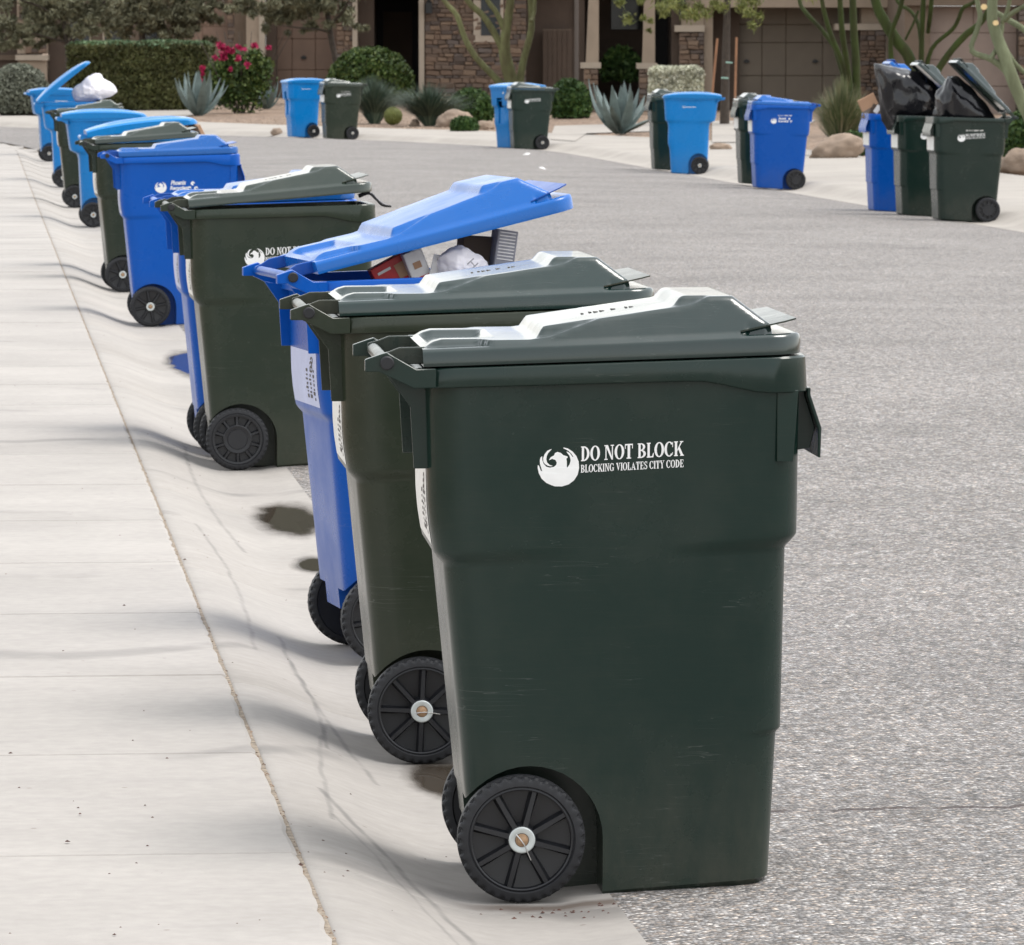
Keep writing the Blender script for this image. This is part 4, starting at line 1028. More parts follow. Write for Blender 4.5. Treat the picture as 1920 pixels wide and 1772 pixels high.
# --- house at the right edge
D = 120; Ch = frame('mauve_garage_house', D, 'house with mauve brown garage door at the right edge', 'house')
hb(Ch, D, 'wall', 'stucco', 1694, 1742, -120, 230, 0, 7)
garage(Ch, D, 'garage_c', 1742, 1906, [12, 62, 112, 162, 228], [1742, 1824, 1906], .3)
hb(Ch, D, 'header_beam', 'stucco', 1690, 1990, -60, 11, -.2, .9); sp = hb(Ch, D, 'stone_pier', 'mortar', 1906, 1975, 11.5, 230, -.1, 1); stones(sp, D, 1906, 1975, 13, 215, -.13, 7, 11, 11, 22)
hb(Ch, D, 'wall', 'stucco', 1694, 2400, -130, -60.5, 0, 9); hb(Ch, D, 'wall', 'stucco', 1976, 2400, -60, 230, .2, 8); roof(Ch, D, 1712, 2420, lz(-132, D), -1, 11, 1.4)
# --- house at the far left
D = 172; Dh = frame('left_house', D, 'shaded brown house behind the trees at the far left', 'house')
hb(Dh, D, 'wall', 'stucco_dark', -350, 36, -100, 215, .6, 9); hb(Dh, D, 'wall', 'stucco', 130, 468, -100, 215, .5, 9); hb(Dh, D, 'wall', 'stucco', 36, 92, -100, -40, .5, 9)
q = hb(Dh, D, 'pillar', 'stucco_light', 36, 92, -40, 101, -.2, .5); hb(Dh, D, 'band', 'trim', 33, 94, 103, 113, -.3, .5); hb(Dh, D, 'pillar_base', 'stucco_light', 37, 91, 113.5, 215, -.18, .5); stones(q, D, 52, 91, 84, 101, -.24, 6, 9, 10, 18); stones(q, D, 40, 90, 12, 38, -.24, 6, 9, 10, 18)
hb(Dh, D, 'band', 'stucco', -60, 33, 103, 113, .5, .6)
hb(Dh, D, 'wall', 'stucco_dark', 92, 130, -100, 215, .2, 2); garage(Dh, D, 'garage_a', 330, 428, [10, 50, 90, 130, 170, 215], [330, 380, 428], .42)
sp = hb(Dh, D, 'stone_pier', 'mortar', 428, 462, -60, 215, .1, .45); stones(sp, D, 428, 462, -10, 150, .07, 6, 9, 9, 16)
for i_, px_ in enumerate((150, 215, 290)): v_ = hb(Dh, D, 'window', 'trim', px_ - 22, px_ + 22, 20, 88, .38, .49); MB().box(lx(px_ - 18, D), lx(px_ + 18, D), .36, .375, lz(84, D), lz(24, D)).build('pane', 'glass', v_)
roof(Dh, D, -360, 485, lz(-102, D), -1, 12, 1.5)

# ---------------------------------------------------------------- plants
rp_ = random.Random(31)
def leaves(name, pts, size, mat, parent=None, aspect=.45, droop=0.0, jit=.4):
    v = []; f = []
    for p in pts:
        s = size * rp_.uniform(1 - jit, 1 + jit)
        a = Vector((rp_.gauss(0, 1), rp_.gauss(0, 1), rp_.gauss(0, 1) - droop)).normalized(); b = a.cross(Vector((rp_.gauss(0, 1), rp_.gauss(0, 1), rp_.gauss(0, 1)))).normalized()
        k = len(v); c = Vector(p)
        v += [c - a * s, c + b * s * aspect, c + a * s, c - b * s * aspect]; f.append((k, k + 1, k + 2, k + 3))
    me = bpy.data.meshes.new(name); me.from_pydata([tuple(q) for q in v], [], f); me.materials.append(M[mat])
    return link_ob(name, me, parent)
def root(name, pos, label, cat, group=None):
    e = link_ob(name, None, None, pos); tag(e, label, cat, group); return e
def limb(e, pts, D, mat, name='limb', dd=0.0, n=9):
    # pixel path (px, py, width px) -> tapering tube, in the thing's own frame
    O = e.location; k = D / FPX; w3 = []; rad = []
    P_ = pts
    fine = []
    for i in range(len(P_) - 1):
        for t in range(4):
            t /= 4; p0 = P_[max(i - 1, 0)]; p1 = P_[i]; p2 = P_[i + 1]; p3 = P_[min(i + 2, len(P_) - 1)]
            fine.append(tuple(.5 * (2 * p1[c] + (p2[c] - p0[c]) * t + (2 * p0[c] - 5 * p1[c] + 4 * p2[c] - p3[c]) * t * t + (3 * p1[c] - p0[c] - 3 * p2[c] + p3[c]) * t ** 3) for c in range(3)))
    fine.append(P_[-1])
    for i, (x, y, wd) in enumerate(fine):
        d = dd * i / len(fine); w3.append(HP(x, y, D + d) - O); rad.append(max(.004, wd / 2 * k * (1 + .07 * noise.noise(Vector((i * .9, x * .01, 3))))))
    return MB().tube(w3, rad, n).build(name, mat, e, 50)
def shell_pts(c, rx, ry, rz, n, thick=.18, flat=0.0):
    out = []
    while len(out) < n:
        d = Vector((rp_.gauss(0, 1), rp_.gauss(0, 1), rp_.gauss(0, 1))).normalized()
        r = 1 - thick * rp_.random() ** 1.5 + .10 * noise.noise(d * 2.6 + c * .3) + .05 * noise.noise(d * 7)
        if d.z < -.55: continue
        out.append(c + Vector((d.x * rx * r, d.y * ry * r, d.z * rz * r)))
    return out
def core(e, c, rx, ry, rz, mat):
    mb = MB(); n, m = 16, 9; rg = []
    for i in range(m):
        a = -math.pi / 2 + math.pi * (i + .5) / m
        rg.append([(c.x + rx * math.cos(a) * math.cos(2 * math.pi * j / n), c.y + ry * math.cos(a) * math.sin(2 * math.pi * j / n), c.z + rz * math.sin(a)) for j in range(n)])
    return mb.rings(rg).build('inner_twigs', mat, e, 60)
def round_bush(name, px0, px1, py0, py1, mat, label, n, size, depth=None, corem='hedge_core', aspect=.5):
    b = P((px0 + px1) / 2, py1); D = b.dot(_FH); k = D / FPX
    rx = (px1 - px0) / 2 * k; rz = (py1 - py0) * k * .62; e = root(name, b, label, 'bush')
    c = Vector((0, 0, (py1 - py0) * k - rz)); leaves('foliage', shell_pts(c, rx, depth or rx, rz, n), size, mat, e, aspect)
    core(e, c, rx * .86, (depth or rx) * .86, rz * .86, corem); return e
def ground_px(px, py): return P(px, py)
# clipped hedges
def hedge(name, px0, px1, py0, py1, mat, topmat, label, n, size, depth, D=None):
    b = P((px0 + px1) / 2, py1); D = b.dot(_FH); k = D / FPX; wd = (px1 - px0) * k; h = (py1 - py0) * k
    e = root(name, b, label, 'hedge'); e.rotation_euler = (0, 0, -YAW)
    def wob(x, z): return .10 * noise.noise(Vector((x * 1.1, z * 1.6, 5)))
    side = []; top = []
    for i in range(n):
        t = rp_.random()
        if t < .62: x, z = rp_.uniform(-.5, .5) * wd, rp_.random() * h; side.append((x, -depth / 2 + wob(x, z) + rp_.random() ** 2 * .18, z))
        elif t < .8: s = rp_.choice((-1, 1)); y, z = rp_.uniform(-.5, .5) * depth, rp_.random() * h; side.append((s * (wd / 2 - rp_.random() ** 2 * .15) + wob(y, z), y, z))
        else: x, y = rp_.uniform(-.5, .5) * wd, rp_.uniform(-.5, .5) * depth; top.append((x, y, h - rp_.random() ** 2 * .14 + wob(x, y) * .7))
    rr = .16
    def rnd_corner(p):
        x, y, z = p; ex = wd / 2 - abs(x); ez = h - z; ey = depth / 2 - abs(y)
        if ez < rr: z -= max(0, (1 - min(ex, ey) / rr)) * .5 * (rr - ez)
        return (x, y, z)
    leaves('foliage', [rnd_corner(p) for p in side], size, mat, e, .55); leaves('top_foliage', [rnd_corner(p) for p in top], size, topmat, e, .55)
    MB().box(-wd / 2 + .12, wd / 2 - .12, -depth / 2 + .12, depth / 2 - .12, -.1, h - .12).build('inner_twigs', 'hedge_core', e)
    return e
hedge('clipped_hedge', 132, 396, 79, 207, 'hedge', 'hedge_top', 'long clipped dark green hedge behind the far sky blue carts', 26000, .05, 1.6)
hedge('clipped_hedge', 1217, 1316, 126, 213, 'silver', 'silver', 'square clipped silvery hedge beside the porch', 9000, .045, 1.1)
round_bush('sage_bush', -22, 96, 121, 216, 'sage', 'rounded grey sage bush at the left edge', 9000, .04)
round_bush('round_bush', 616, 776, 90, 198, 'bush', 'rounded olive green bush in front of the dark entry', 12000, .055)
round_bush('green_shrub', 842, 925, 168, 228, 'shrub', 'small bright green shrub left of the sky blue and green cart pair', 4000, .06)
round_bush('low_shrub', 846, 896, 220, 246, 'shrub', 'low leafy plant at the sidewalk edge by the boulder', 2200, .05)
round_bush('green_shrub', 1030, 1108, 150, 222, 'shrub', 'dark shrub at the foot of the first porch column', 5000, .06)
round_bush('green_shrub', 1878, 1990, 205, 300, 'shrub', 'green shrub at the right edge behind the rightmost cart', 6000, .05)
round_bush('green_shrub', 1385, 1420, 186, 244, 'shrub', 'small shrub at the base of the staked tree', 1500, .05)
round_bush('low_shrub', 1572, 1632, 248, 292, 'shrub', 'low shrub beside the tan boulder', 2500, .045)
e = root('porch_plant', HP(1165, 200, 127.5), 'dark leafy potted plant in the shadow between the porch columns', 'plant')
k_ = 127.5 / FPX; leaves('foliage', shell_pts(Vector((0, 0, 70 * k_)), 38 * k_, .45, 42 * k_, 2600, .7), .09, 'shrub', e, .35); MB().tube([(0, 0, -.1), (0, 0, .6)], .05, 8).build('stem', 'bark', e)

def blades(name, px, py, w_px, h_px, n, mat, label, lean=1.0, wid=.012, parent=None):
    b = P(px, py); D = b.dot(_FH); k = D / FPX; e = root(name, b, label, 'grass clump'); v = []; f = []
    for i in range(n):
        a = rp_.random() * 6.283; r = rp_.random() ** .7; L = h_px * k * rp_.uniform(.65, 1.08); out = w_px * .5 * k * r * lean
        bx, by = math.cos(a) * .1 * r, math.sin(a) * .1 * r; q = len(v); sx, sy = -math.sin(a) * wid, math.cos(a) * wid
        for t in (0, .35, .7, 1):
            hh = L * (t - (.32 * r) * t * t * 1.2); o = out * t ** 1.5; wd = 1 - t * .9
            v += [(bx + math.cos(a) * o - sx * wd, by + math.sin(a) * o - sy * wd, hh), (bx + math.cos(a) * o + sx * wd, by + math.sin(a) * o + sy * wd, hh)]
        for t in range(3): f.append((q + 2 * t, q + 2 * t + 1, q + 2 * t + 3, q + 2 * t + 2))
    me = bpy.data.meshes.new('blades'); me.from_pydata(v, [], f); me.materials.append(M[mat]); o = link_ob('blades', me, e); return e
blades('blue_grass', 702, 232, 150, 92, 1500, 'bluegrass', 'tall blue green grass clump behind the grey green cart')
blades('blue_grass', 805, 236, 200, 84, 1700, 'bluegrass', 'arching blue green grass clump beside the barrel cactus')
blades('blue_grass', 690, 205, 90, 62, 1300, 'bluegrass', 'dusky grass at the foot of the rounded bush')
blades('dry_grass', 1578, 291, 130, 150, 1500, 'tangrass', 'feathery tan and green grass clump above the tan boulder')
blades('dry_grass', 1745, 300, 120, 80, 1400, 'tangrass', 'grass hidden behind the overflowing trio of carts')
# barrel cactus
b = P(737, 234); D = b.dot(_FH); k = D / FPX; e = root('barrel_cactus', b, 'round golden barrel cactus in the gravel bed', 'cactus')
mb = MB(); R_ = 17 * k; rg = []
for i in range(14):
    a = -math.pi / 2 + math.pi * (i + .5) / 14
    rg.append([((R_ * (1 - .09 * (j % 4 in (2, 3)))) * math.cos(a) * math.cos(2 * math.pi * j / 88), (R_ * (1 - .09 * (j % 4 in (2, 3)))) * math.cos(a) * math.sin(2 * math.pi * j / 88), R_ * .92 + R_ * math.sin(a)) for j in range(88)])
M['cactus'] = plain('cactus_skin', (.12, .135, .03), .7, .2, 8); mb.rings(rg).build('ribbed_body', 'cactus', e, 25)
leaves('spines', [Vector((R_ * 1.02 * math.cos(t) * math.cos(a), R_ * 1.02 * math.sin(t) * math.cos(a), R_ * .92 + R_ * 1.02 * math.sin(a))) for t, a in [(rp_.random() * 6.28, rp_.uniform(-.6, 1.5)) for _ in range(900)]], .022, 'palo_leaf', e, .12)
# agaves: every leaf its own piece
def agave_leaf(curl, wid, seed):
    mb = MB(); n = 12; rg = []
    for i in range(n + 1):
        t = i / n; wd = wid * (.55 + .75 * math.sin(math.pi * min(1, t * 1.25 + .12)) if t < .6 else 1) * (1 - t ** 2.6) + .002
        wd = wid * (min(1, .6 + 1.2 * t) if t < .35 else 1.02 * (1 - ((t - .35) / .65) ** 1.9)) + .002
        z = t * (1 - .0 * curl) ; y = curl * t * t; th = .028 * (1 - t) + .002
        c = math.cos(curl * 1.2 * t); s = math.sin(curl * 1.2 * t)
        # ring: V-shaped cross section
        cx = [(-wd, wd * .35), (-wd * .5, .02 * (1 - t)), (0, -.01), (wd * .5, .02 * (1 - t)), (wd, wd * .35), (wd * .5, -th), (0, -th * 1.5), (-wd * .5, -th)]
        rg.append([(x, y - u * c, z + u * s) for x, u in cx])
    return mb.rings(rg).mesh('leaf', 50, M['agave'])
AGL = [agave_leaf(c, w_, i) for i, (c, w_) in enumerate(((.06, .105), (.2, .10), (.5, .10), (-.12, .09)))]
def agave(px, py, h_px, n, label, dirs=None):
    b = P(px, py); D = b.dot(_FH); k = D / FPX; e = root('agave', b, label, 'agave'); L = h_px * k
    for i in range(n):
        t = (i + .5) / n; a = i * 2.39996 + rp_.uniform(-.2, .2); tilt = RD(6 + 66 * t ** 1.15) + rp_.uniform(-.06, .06)
        o = link_ob('leaf', AGL[0 if t < .45 else (1 if t < .8 else 2)] if rp_.random() < .85 else AGL[3], e, (math.sin(a) * .06, -math.cos(a) * .06, .02))
        o.rotation_euler = Matrix.Rotation(a, 3, 'Z').to_euler(); o.rotation_euler = (Matrix.Rotation(a, 3, 'Z') @ Matrix.Rotation(tilt, 3, 'X')).to_euler()
        s = L * rp_.uniform(.86, 1.05); o.scale = (s * 1.05, s, s)
    MB().lathe([(-.1, .05), (0, .1)], 8).build('core_stub', 'bark', e) if False else None
    return e
agave(1163, 252, 100, 19, 'large grey agave with upright and sprawling leaves beside the far driveway')
agave(372, 217, 84, 15, 'blue grey agave left of the magenta flowering shrub')
agave(415, 196, 100, 12, 'tall agave with pale leaf standing among the magenta flowers')
agave(500, 205, 52, 14, 'small agave at the right foot of the magenta flowering shrub')
# bougainvillea
b = P(455, 212); D = b.dot(_FH); k = D / FPX; e = root('bougainvillea', b, 'sprawling shrub with magenta flowers beside the left garage', 'shrub')
pts = []
for (px_, py_, r) in ((440, 150, 30), (465, 130, 28), (455, 180, 34), (480, 160, 26), (420, 175, 22), (495, 125, 14), (410, 130, 16), (395, 165, 14), (430, 110, 14), (478, 105, 10)):
    c = HP(px_, py_, D) - b; pts += [c + Vector((rp_.gauss(0, .5), rp_.gauss(0, .5), rp_.gauss(0, .5))) * r * k for _ in range(700)]
leaves('foliage', pts, .055, 'bush', e, .55)
for i in range(9):
    a = rp_.uniform(-1, 1); MB().tube([(a * .2, 0, 0), (a * .7, rp_.uniform(-.3, .3), 1.0), (a * 1.2, rp_.uniform(-.4, .4), 1.9)], [.02, .014, .006], 6).build('stem', 'bark', e)
for px_, py_, r in ((413, 85, 9), (420, 92, 9), (427, 95, 7), (435, 96, 7), (416, 103, 6), (447, 88, 5), (477, 86, 6), (502, 89, 5), (379, 127, 6), (380, 139, 3), (374, 148, 5), (380, 160, 5), (387, 174, 4), (384, 184, 5), (446, 110, 5), (463, 120, 5), (404, 107, 4), (432, 130, 3), (421, 107, 6), (459, 92, 3)):
    c = HP(px_, py_, D - .9) - b; leaves('flower_cluster', [c + Vector((rp_.gauss(0, .42), rp_.gauss(0, .42), rp_.gauss(0, .42))) * r * k for _ in range(50)], .038, 'pink', e, .8)

# trees
def tree(name, px, py, D, limbs, mat, label, crowns, leafm, n, size, dd=0, trunk_mat=None, aspect=.22, droop=.0, tiny=False):
    b = HP(px, py, D); b.z = G(b.x, b.y) - .05; e = root(name, b, label, 'tree')
    for i, l in enumerate(limbs): limb(e, l, D, mat, 'trunk' if i == 0 else 'limb', dd=(0 if i == 0 else rp_.uniform(-1.2, 1.2)))
    k = D / FPX
    if crowns:
        pts = []; tot = sum(c[2] * c[3] for c in crowns)
        for cx, cy, rx, ry in crowns:
            m = int(n * rx * ry / tot); c = HP(cx, cy, D) - b
            sub = [(Vector((rp_.gauss(0, .55) * rx * k, rp_.gauss(0, .6) * rx * k, rp_.gauss(0, .5) * ry * k)), rp_.uniform(.10, .30) * min(rx, ry) * k) for _ in range(max(3, m // 90))]
            for _ in range(m):
                o, r = rp_.choice(sub); pts.append(c + o + Vector((rp_.gauss(0, 1), rp_.gauss(0, 1), rp_.gauss(0, .8))) * r)
        leaves('crown', pts, size, leafm, e, aspect, droop)
    return e
HI = -360
tree('palo_verde_tree', 966, 200, 136, [[(968, 215, 30), (966, 180, 28), (955, 140, 26), (946, 95, 22), (950, 50, 17), (957, 0, 15), (960, -120, 11)],
     [(962, 182, 18), (925, 142, 13), (893, 108, 12), (872, 72, 11), (856, 28, 10), (832, 0, 9), (790, -70, 6)], [(953, 120, 14), (932, 72, 13), (906, 30, 12), (876, 0, 11), (838, -70, 8)],
     [(948, 60, 12), (930, 22, 10), (912, -5, 9), (890, -80, 6)], [(972, 178, 18), (980, 120, 14), (995, 62, 13), (996, 20, 12), (990, -100, 9)], [(996, 40, 7), (1002, 20, 7), (1004, -40, 6)]],
     'palo_pale', 'pale green multi-stemmed tree against the stone wall', [(900, -110, 150, 60), (1000, -120, 130, 55)], 'palo_leaf', 7000, .06)
tree('palo_verde_tree', 1602, 215, 101, [[(1606, 230, 20), (1606, 180, 16), (1604, 100, 15), (1600, 40, 14), (1597, -90, 11)], [(1598, 200, 13), (1588, 120, 11), (1578, 50, 11), (1570, -90, 8)],
     [(1598, 195, 13), (1580, 120, 10), (1556, 60, 9), (1541, 0, 8), (1530, -90, 6)], [(1592, 165, 10), (1571, 100, 9), (1540, 55, 8), (1512, 25, 8), (1499, 0, 8), (1494, -70, 6)], [(1592, 180, 8), (1573, 118, 7), (1560, 74, 6)]],
     'palo_dark', 'dark green multi-trunked tree left of the overflowing carts', [(1540, -120, 150, 60), (1640, -130, 110, 55)], 'palo_leaf', 6000, .05)
tree('palo_verde_tree', 1722, 215, 88, [[(1722, 255, 28), (1719, 190, 24), (1706, 112, 22), (1681, 76, 22), (1656, 36, 20), (1641, 0, 18), (1628, -90, 14)], [(1726, 200, 14), (1728, 80, 10), (1730, 30, 10), (1736, -90, 8)],
     [(1728, 90, 9), (1722, 45, 8), (1706, 20, 7), (1683, 3, 7), (1668, -50, 5)], [(1730, 160, 12), (1747, 92, 8), (1785, 56, 8), (1797, 36, 8), (1806, 15, 8), (1830, 0, 7), (1860, -50, 5)],
     [(1735, 170, 15), (1776, 105, 13), (1811, 65, 13), (1842, 38, 12), (1890, -40, 8)], [(1675, 150, 11), (1670, 70, 9), (1690, 8, 9), (1700, -80, 7)], [(1740, 60, 8), (1745, 20, 9), (1752, -70, 7)], [(1697, 75, 5), (1712, 45, 5), (1722, 20, 5)]],
     'palo_dark', 'green tree with many crossing limbs directly behind the overflowing carts', [(1700, -130, 170, 60)], 'palo_leaf', 6000, .05)
pt = tree('palo_verde_tree', 1935, 240, 72, [[(1952, 290, 30), (1932, 225, 26), (1906, 168, 25), (1882, 104, 24), (1866, 60, 22), (1860, 20, 20), (1866, -80, 16)],
     [(1930, 220, 17), (1892, 142, 14), (1860, 112, 12), (1822, 95, 11), (1832, 56, 10), (1838, 30, 10), (1832, 0, 9), (1824, -80, 7)], [(1856, 112, 10), (1872, 85, 9), (1878, 60, 8), (1880, 35, 8)],
     [(1945, 75, 12), (1915, 52, 12), (1888, 36, 11), (1852, 14, 10)], [(1868, 42, 8), (1886, 90, 8), (1906, 122, 9), (1940, 152, 9)], [(1879, 42, 9), (1892, 8, 8), (1900, -70, 6)], [(1885, 38, 9), (1902, 22, 9), (1940, 2, 8)]],
     'palo_grey', 'pale grey green pruned tree at the right edge with sawn branch ends', [(1900, -150, 160, 60)], 'palo_leaf', 5000, .045)
for px_, py_, r_ in ((1845, 13, 5.5), (1867, 43, 5)):
    c = HP(px_, py_, 71.8) - pt.location; MB().lathe([(-.02, .0005), (-.02, r_ * 72 / FPX), (.02, r_ * 72 / FPX)], 16).build('sawn_end', 'cutwood', pt, None, c, (0, 0, -YAW - .25))
st = tree('staked_tree', 1360, 240, 112, [[(1358, 262, 19), (1359, 190, 17), (1361, 100, 15), (1364, 0, 12), (1368, -120, 9)], [(1364, -20, 6), (1300, -60, 5), (1220, -40, 3)], [(1365, -40, 6), (1430, -70, 5), (1480, -20, 3)]],
     'bark', 'young brown trunked tree tied between two wooden stakes', [(1180, 5, 42, 24), (1245, 10, 40, 30), (1225, 35, 16, 26), (1290, 10, 40, 30), (1400, 10, 60, 26), (1330, 15, 40, 30), (1290, -90, 180, 70), (1440, -90, 120, 60), (1420, 40, 22, 30)], 'palo_leaf', 9000, .075, aspect=.16, droop=.8)
for a, b_ in (((1345, 72), (1331, 222)), ((1381, 70), (1377, 232))):
    s_ = root('tree_stake', HP(b_[0], b_[1], 111.4), 'wooden stake %s of the tied tree trunk' % ('left' if a[0] < 1360 else 'right'), 'stake'); limb(s_, [(a[0], a[1], 4.5), ((a[0] + b_[0]) / 2, (a[1] + b_[1]) / 2, 4.5), (b_[0], b_[1] + 12, 4.5)], 111.4, 'wood', 'pole')
for x0, x1, py_ in ((1361, 1373, 117), (1352, 1366, 146)): MB().tube([HP(x0, py_, 111.0) - st.location, HP(x1, py_ + 1, 111.0) - st.location], .018, 6).build('tie', 'tie', st)
tree('olive_tree', 126, 205, 138, [[(127, 216, 9), (127, 150, 8), (126, 100, 8), (122, 60, 8), (115, 10, 7), (112, -70, 5)], [(125, 85, 7), (150, 60, 7), (175, 30, 6), (195, 5, 5), (215, -40, 4)], [(125, 80, 5), (90, 70, 4), (50, 60, 3)], [(118, 40, 5), (80, 15, 4), (40, 0, 3)]],
     'bark', 'grey green feathery tree above the sage bush at left', [(40, 40, 60, 26), (90, 62, 60, 14), (30, 72, 40, 14), (130, 25, 50, 24), (180, 20, 40, 24), (60, 0, 60, 22), (120, -50, 120, 40), (150, 60, 40, 12), (20, 88, 30, 10), (70, 78, 40, 10)], 'olive', 24000, .085, droop=.2)
tree('olive_tree', 268, 200, 158, [[(270, 215, 14), (269, 120, 13), (266, 60, 12), (262, 0, 11), (260, -80, 8)], [(265, 60, 6), (300, 30, 5), (340, 10, 4)], [(264, 50, 6), (235, 20, 5), (210, 0, 4)]],
     'bark', 'grey green tree rising behind the long clipped hedge', [(235, 30, 50, 30), (300, 40, 60, 28), (350, 30, 50, 26), (390, 15, 45, 22), (280, -40, 120, 40), (330, 62, 60, 14), (210, 55, 40, 14)], 'olive', 24000, .095, droop=.2)
tree('olive_tree', 632, 190, 140, [[(640, 210, 13), (630, 120, 11), (622, 80, 11), (616, 40, 10), (612, 0, 8), (606, -80, 6)], [(620, 62, 6), (600, 56, 4), (560, 52, 3), (530, 48, 2)], [(618, 50, 6), (640, 25, 5), (655, 0, 4)]],
     'bark', 'slim dark trunked tree in front of the left garage', [(560, 22, 60, 20), (600, 10, 50, 20), (520, 40, 26, 16), (640, 30, 24, 18), (500, 15, 50, 16), (450, 10, 40, 14), (575, 50, 40, 8), (600, -50, 110, 40), (670, 52, 22, 8)], 'olive', 19000, .085, droop=.2)
# boulders
def boulder(px0, px1, py0, py1, label, seed, lean=0):
    b = P((px0 + px1) / 2, py1); D = b.dot(_FH); k = D / FPX; bm = bmesh.new(); bmesh.ops.create_icosphere(bm, subdivisions=4, radius=1)
    hx, hz = (px1 - px0) / 2 * k, (py1 - py0) * k
    for v in bm.verts:
        d = v.co.normalized(); r = 1 + .22 * noise.noise(d * 1.4 + Vector((seed, 0, 0))) + .10 * noise.noise(d * 3.5 + Vector((0, seed, 0))) + .03 * noise.noise(d * 11)
        v.co = Vector((d.x * hx * r + lean * d.z * hx, d.y * hx * .7 * r, hz * .35 + d.z * hz * .65 * r))
    me = bpy.data.meshes.new('boulder'); bm.to_mesh(me); bm.free(); me.materials.append(M['rock']); me.polygons.foreach_set('use_smooth', [True] * len(me.polygons))
    o = link_ob('boulder', me, None, b); tag(o, label, 'boulder'); return o
boulder(818, 886, 206, 238, 'pinkish boulder beside the low leafy plant', 1.3, .1); boulder(1524, 1618, 252, 296, 'long tan boulder at the foot of the feathery grass', 4.1, .35); boulder(1872, 1960, 280, 322, 'brown boulder right of the rightmost cart', 7.7)
boulder(890, 928, 226, 242, 'small reddish rock by the sky blue cart below the tree', 9.2); boulder(770, 786, 222, 236, 'small upright rock beside the barrel cactus', 2.2)
boulder(508, 530, 240, 252, 'small stone left of the sky blue cart by the garage', 5.0); boulder(1330, 1372, 268, 280, 'low rock in gravel right of the sky blue cart', 6.0)
q = P(1565, 296); e = root('path_light', q, 'small dark path light in front of the tan boulder', 'light')
MB().tube([(0, 0, 0), (0, 0, .16)], .012, 8).build('stake', 'iron', e); MB().rings([[(r * math.cos(j), r * math.sin(j), z) for j in [i * .5236 for i in range(12)]] for r, z in ((.04, .15), (.05, .17), (.05, .24), (.03, .27))]).build('lamp_head', 'iron', e, 50)
# loose stones in the beds
mb = MB()
for i in range(900):
    px_ = rp_.uniform(430, 1000) if i % 3 else rp_.uniform(1490, 1920); py_ = rp_.uniform(222, 250) if i % 3 else rp_.uniform(285, 318)
    q = P(px_, py_)
    if rdist(q.x, q.y) < 3.6: continue
    s = rp_.uniform(.015, .05); a = rp_.random() * 6; pts = [(q.x + math.cos(a + j * 1.047) * s * rp_.uniform(.7, 1.3), q.y + math.sin(a + j * 1.047) * s, q.z - .01) for j in range(6)] + [(q.x, q.y, q.z + s * .8)]
    mb.add(pts, [(j, (j + 1) % 6, 6) for j in range(6)])
tag(mb.build('bed_stones', 'rock', None), 'small loose stones over the gravel beds', 'stones', kind='stuff')

# ---------------------------------------------------------------- what the carts hold
def bag_mat(name, col, rough):
    t = NT(name); v = t.coord(); t.P(Base_Color=col, Roughness=rough)
    t.bump(t.noise(t.coord('Object', (1, 1, .6)), 11, 3, .5), .35, .03); return t.m
M['bag_black'] = bag_mat('black_bag_film', (.008, .008, .010), .16)
M['bag_white'] = bag_mat('white_bag_film', (.85, .82, .86), .4)
M['card'] = plain('corrugated_card', (.42, .25, .15), .85, .12, 5); M['redbox'] = plain('red_carton', (.50, .015, .02), .45, .2, 30)
M['paper'] = plain('white_carton', (.72, .70, .68), .6, .1, 20); M['greybox'] = plain('grey_print_carton', (.25, .25, .28), .6, .2, 60); M['brownbox'] = plain('dark_card', (.10, .07, .05), .8)
def bag(name, c, rx, ry, rz, spikes, mat, label, seed, cat='bag'):
    bm = bmesh.new(); bmesh.ops.create_icosphere(bm, subdivisions=5, radius=1)
    sp = [(Vector(d).normalized(), a, q) for d, a, q in spikes]; rb = random.Random(int(seed * 10))
    planes = [(Vector((rb.gauss(0, 1), rb.gauss(0, 1), rb.gauss(0, 1))).normalized(), rb.uniform(.74, 1.0)) for _ in range(46)]
    for v in bm.verts:
        d = v.co.normalized(); r = min([h / max(.15, d.dot(n_)) for n_, h in planes]); r = min(r, 1.3)
        r += .07 * noise.noise(d * 3 + Vector((seed, 0, 0))) - .05 * (1 - abs(noise.noise(d * 4.5 + Vector((0, seed, 0))))) ** 4
        wmax = 0
        for sd, a, q in sp: c_ = 1 - 4.2 / q; k_ = max(0, (d.dot(sd) - c_) / (1 - c_)) ** 1.35; r += a * k_; wmax = max(wmax, k_)
        v.co = Vector((d.x * rx * r, d.y * ry * min(r, 1.15) * (1 - .6 * wmax), d.z * rz * r))
    me = bpy.data.meshes.new(name); bm.to_mesh(me); bm.free(); me.materials.append(M[mat]); me.polygons.foreach_set('use_smooth', [True] * len(me.polygons))
    o = link_ob(name, me, None, c, (0, 0, -YAW)); tag(o, label, cat); return o
def dep(o): return o.location.dot(_FH)
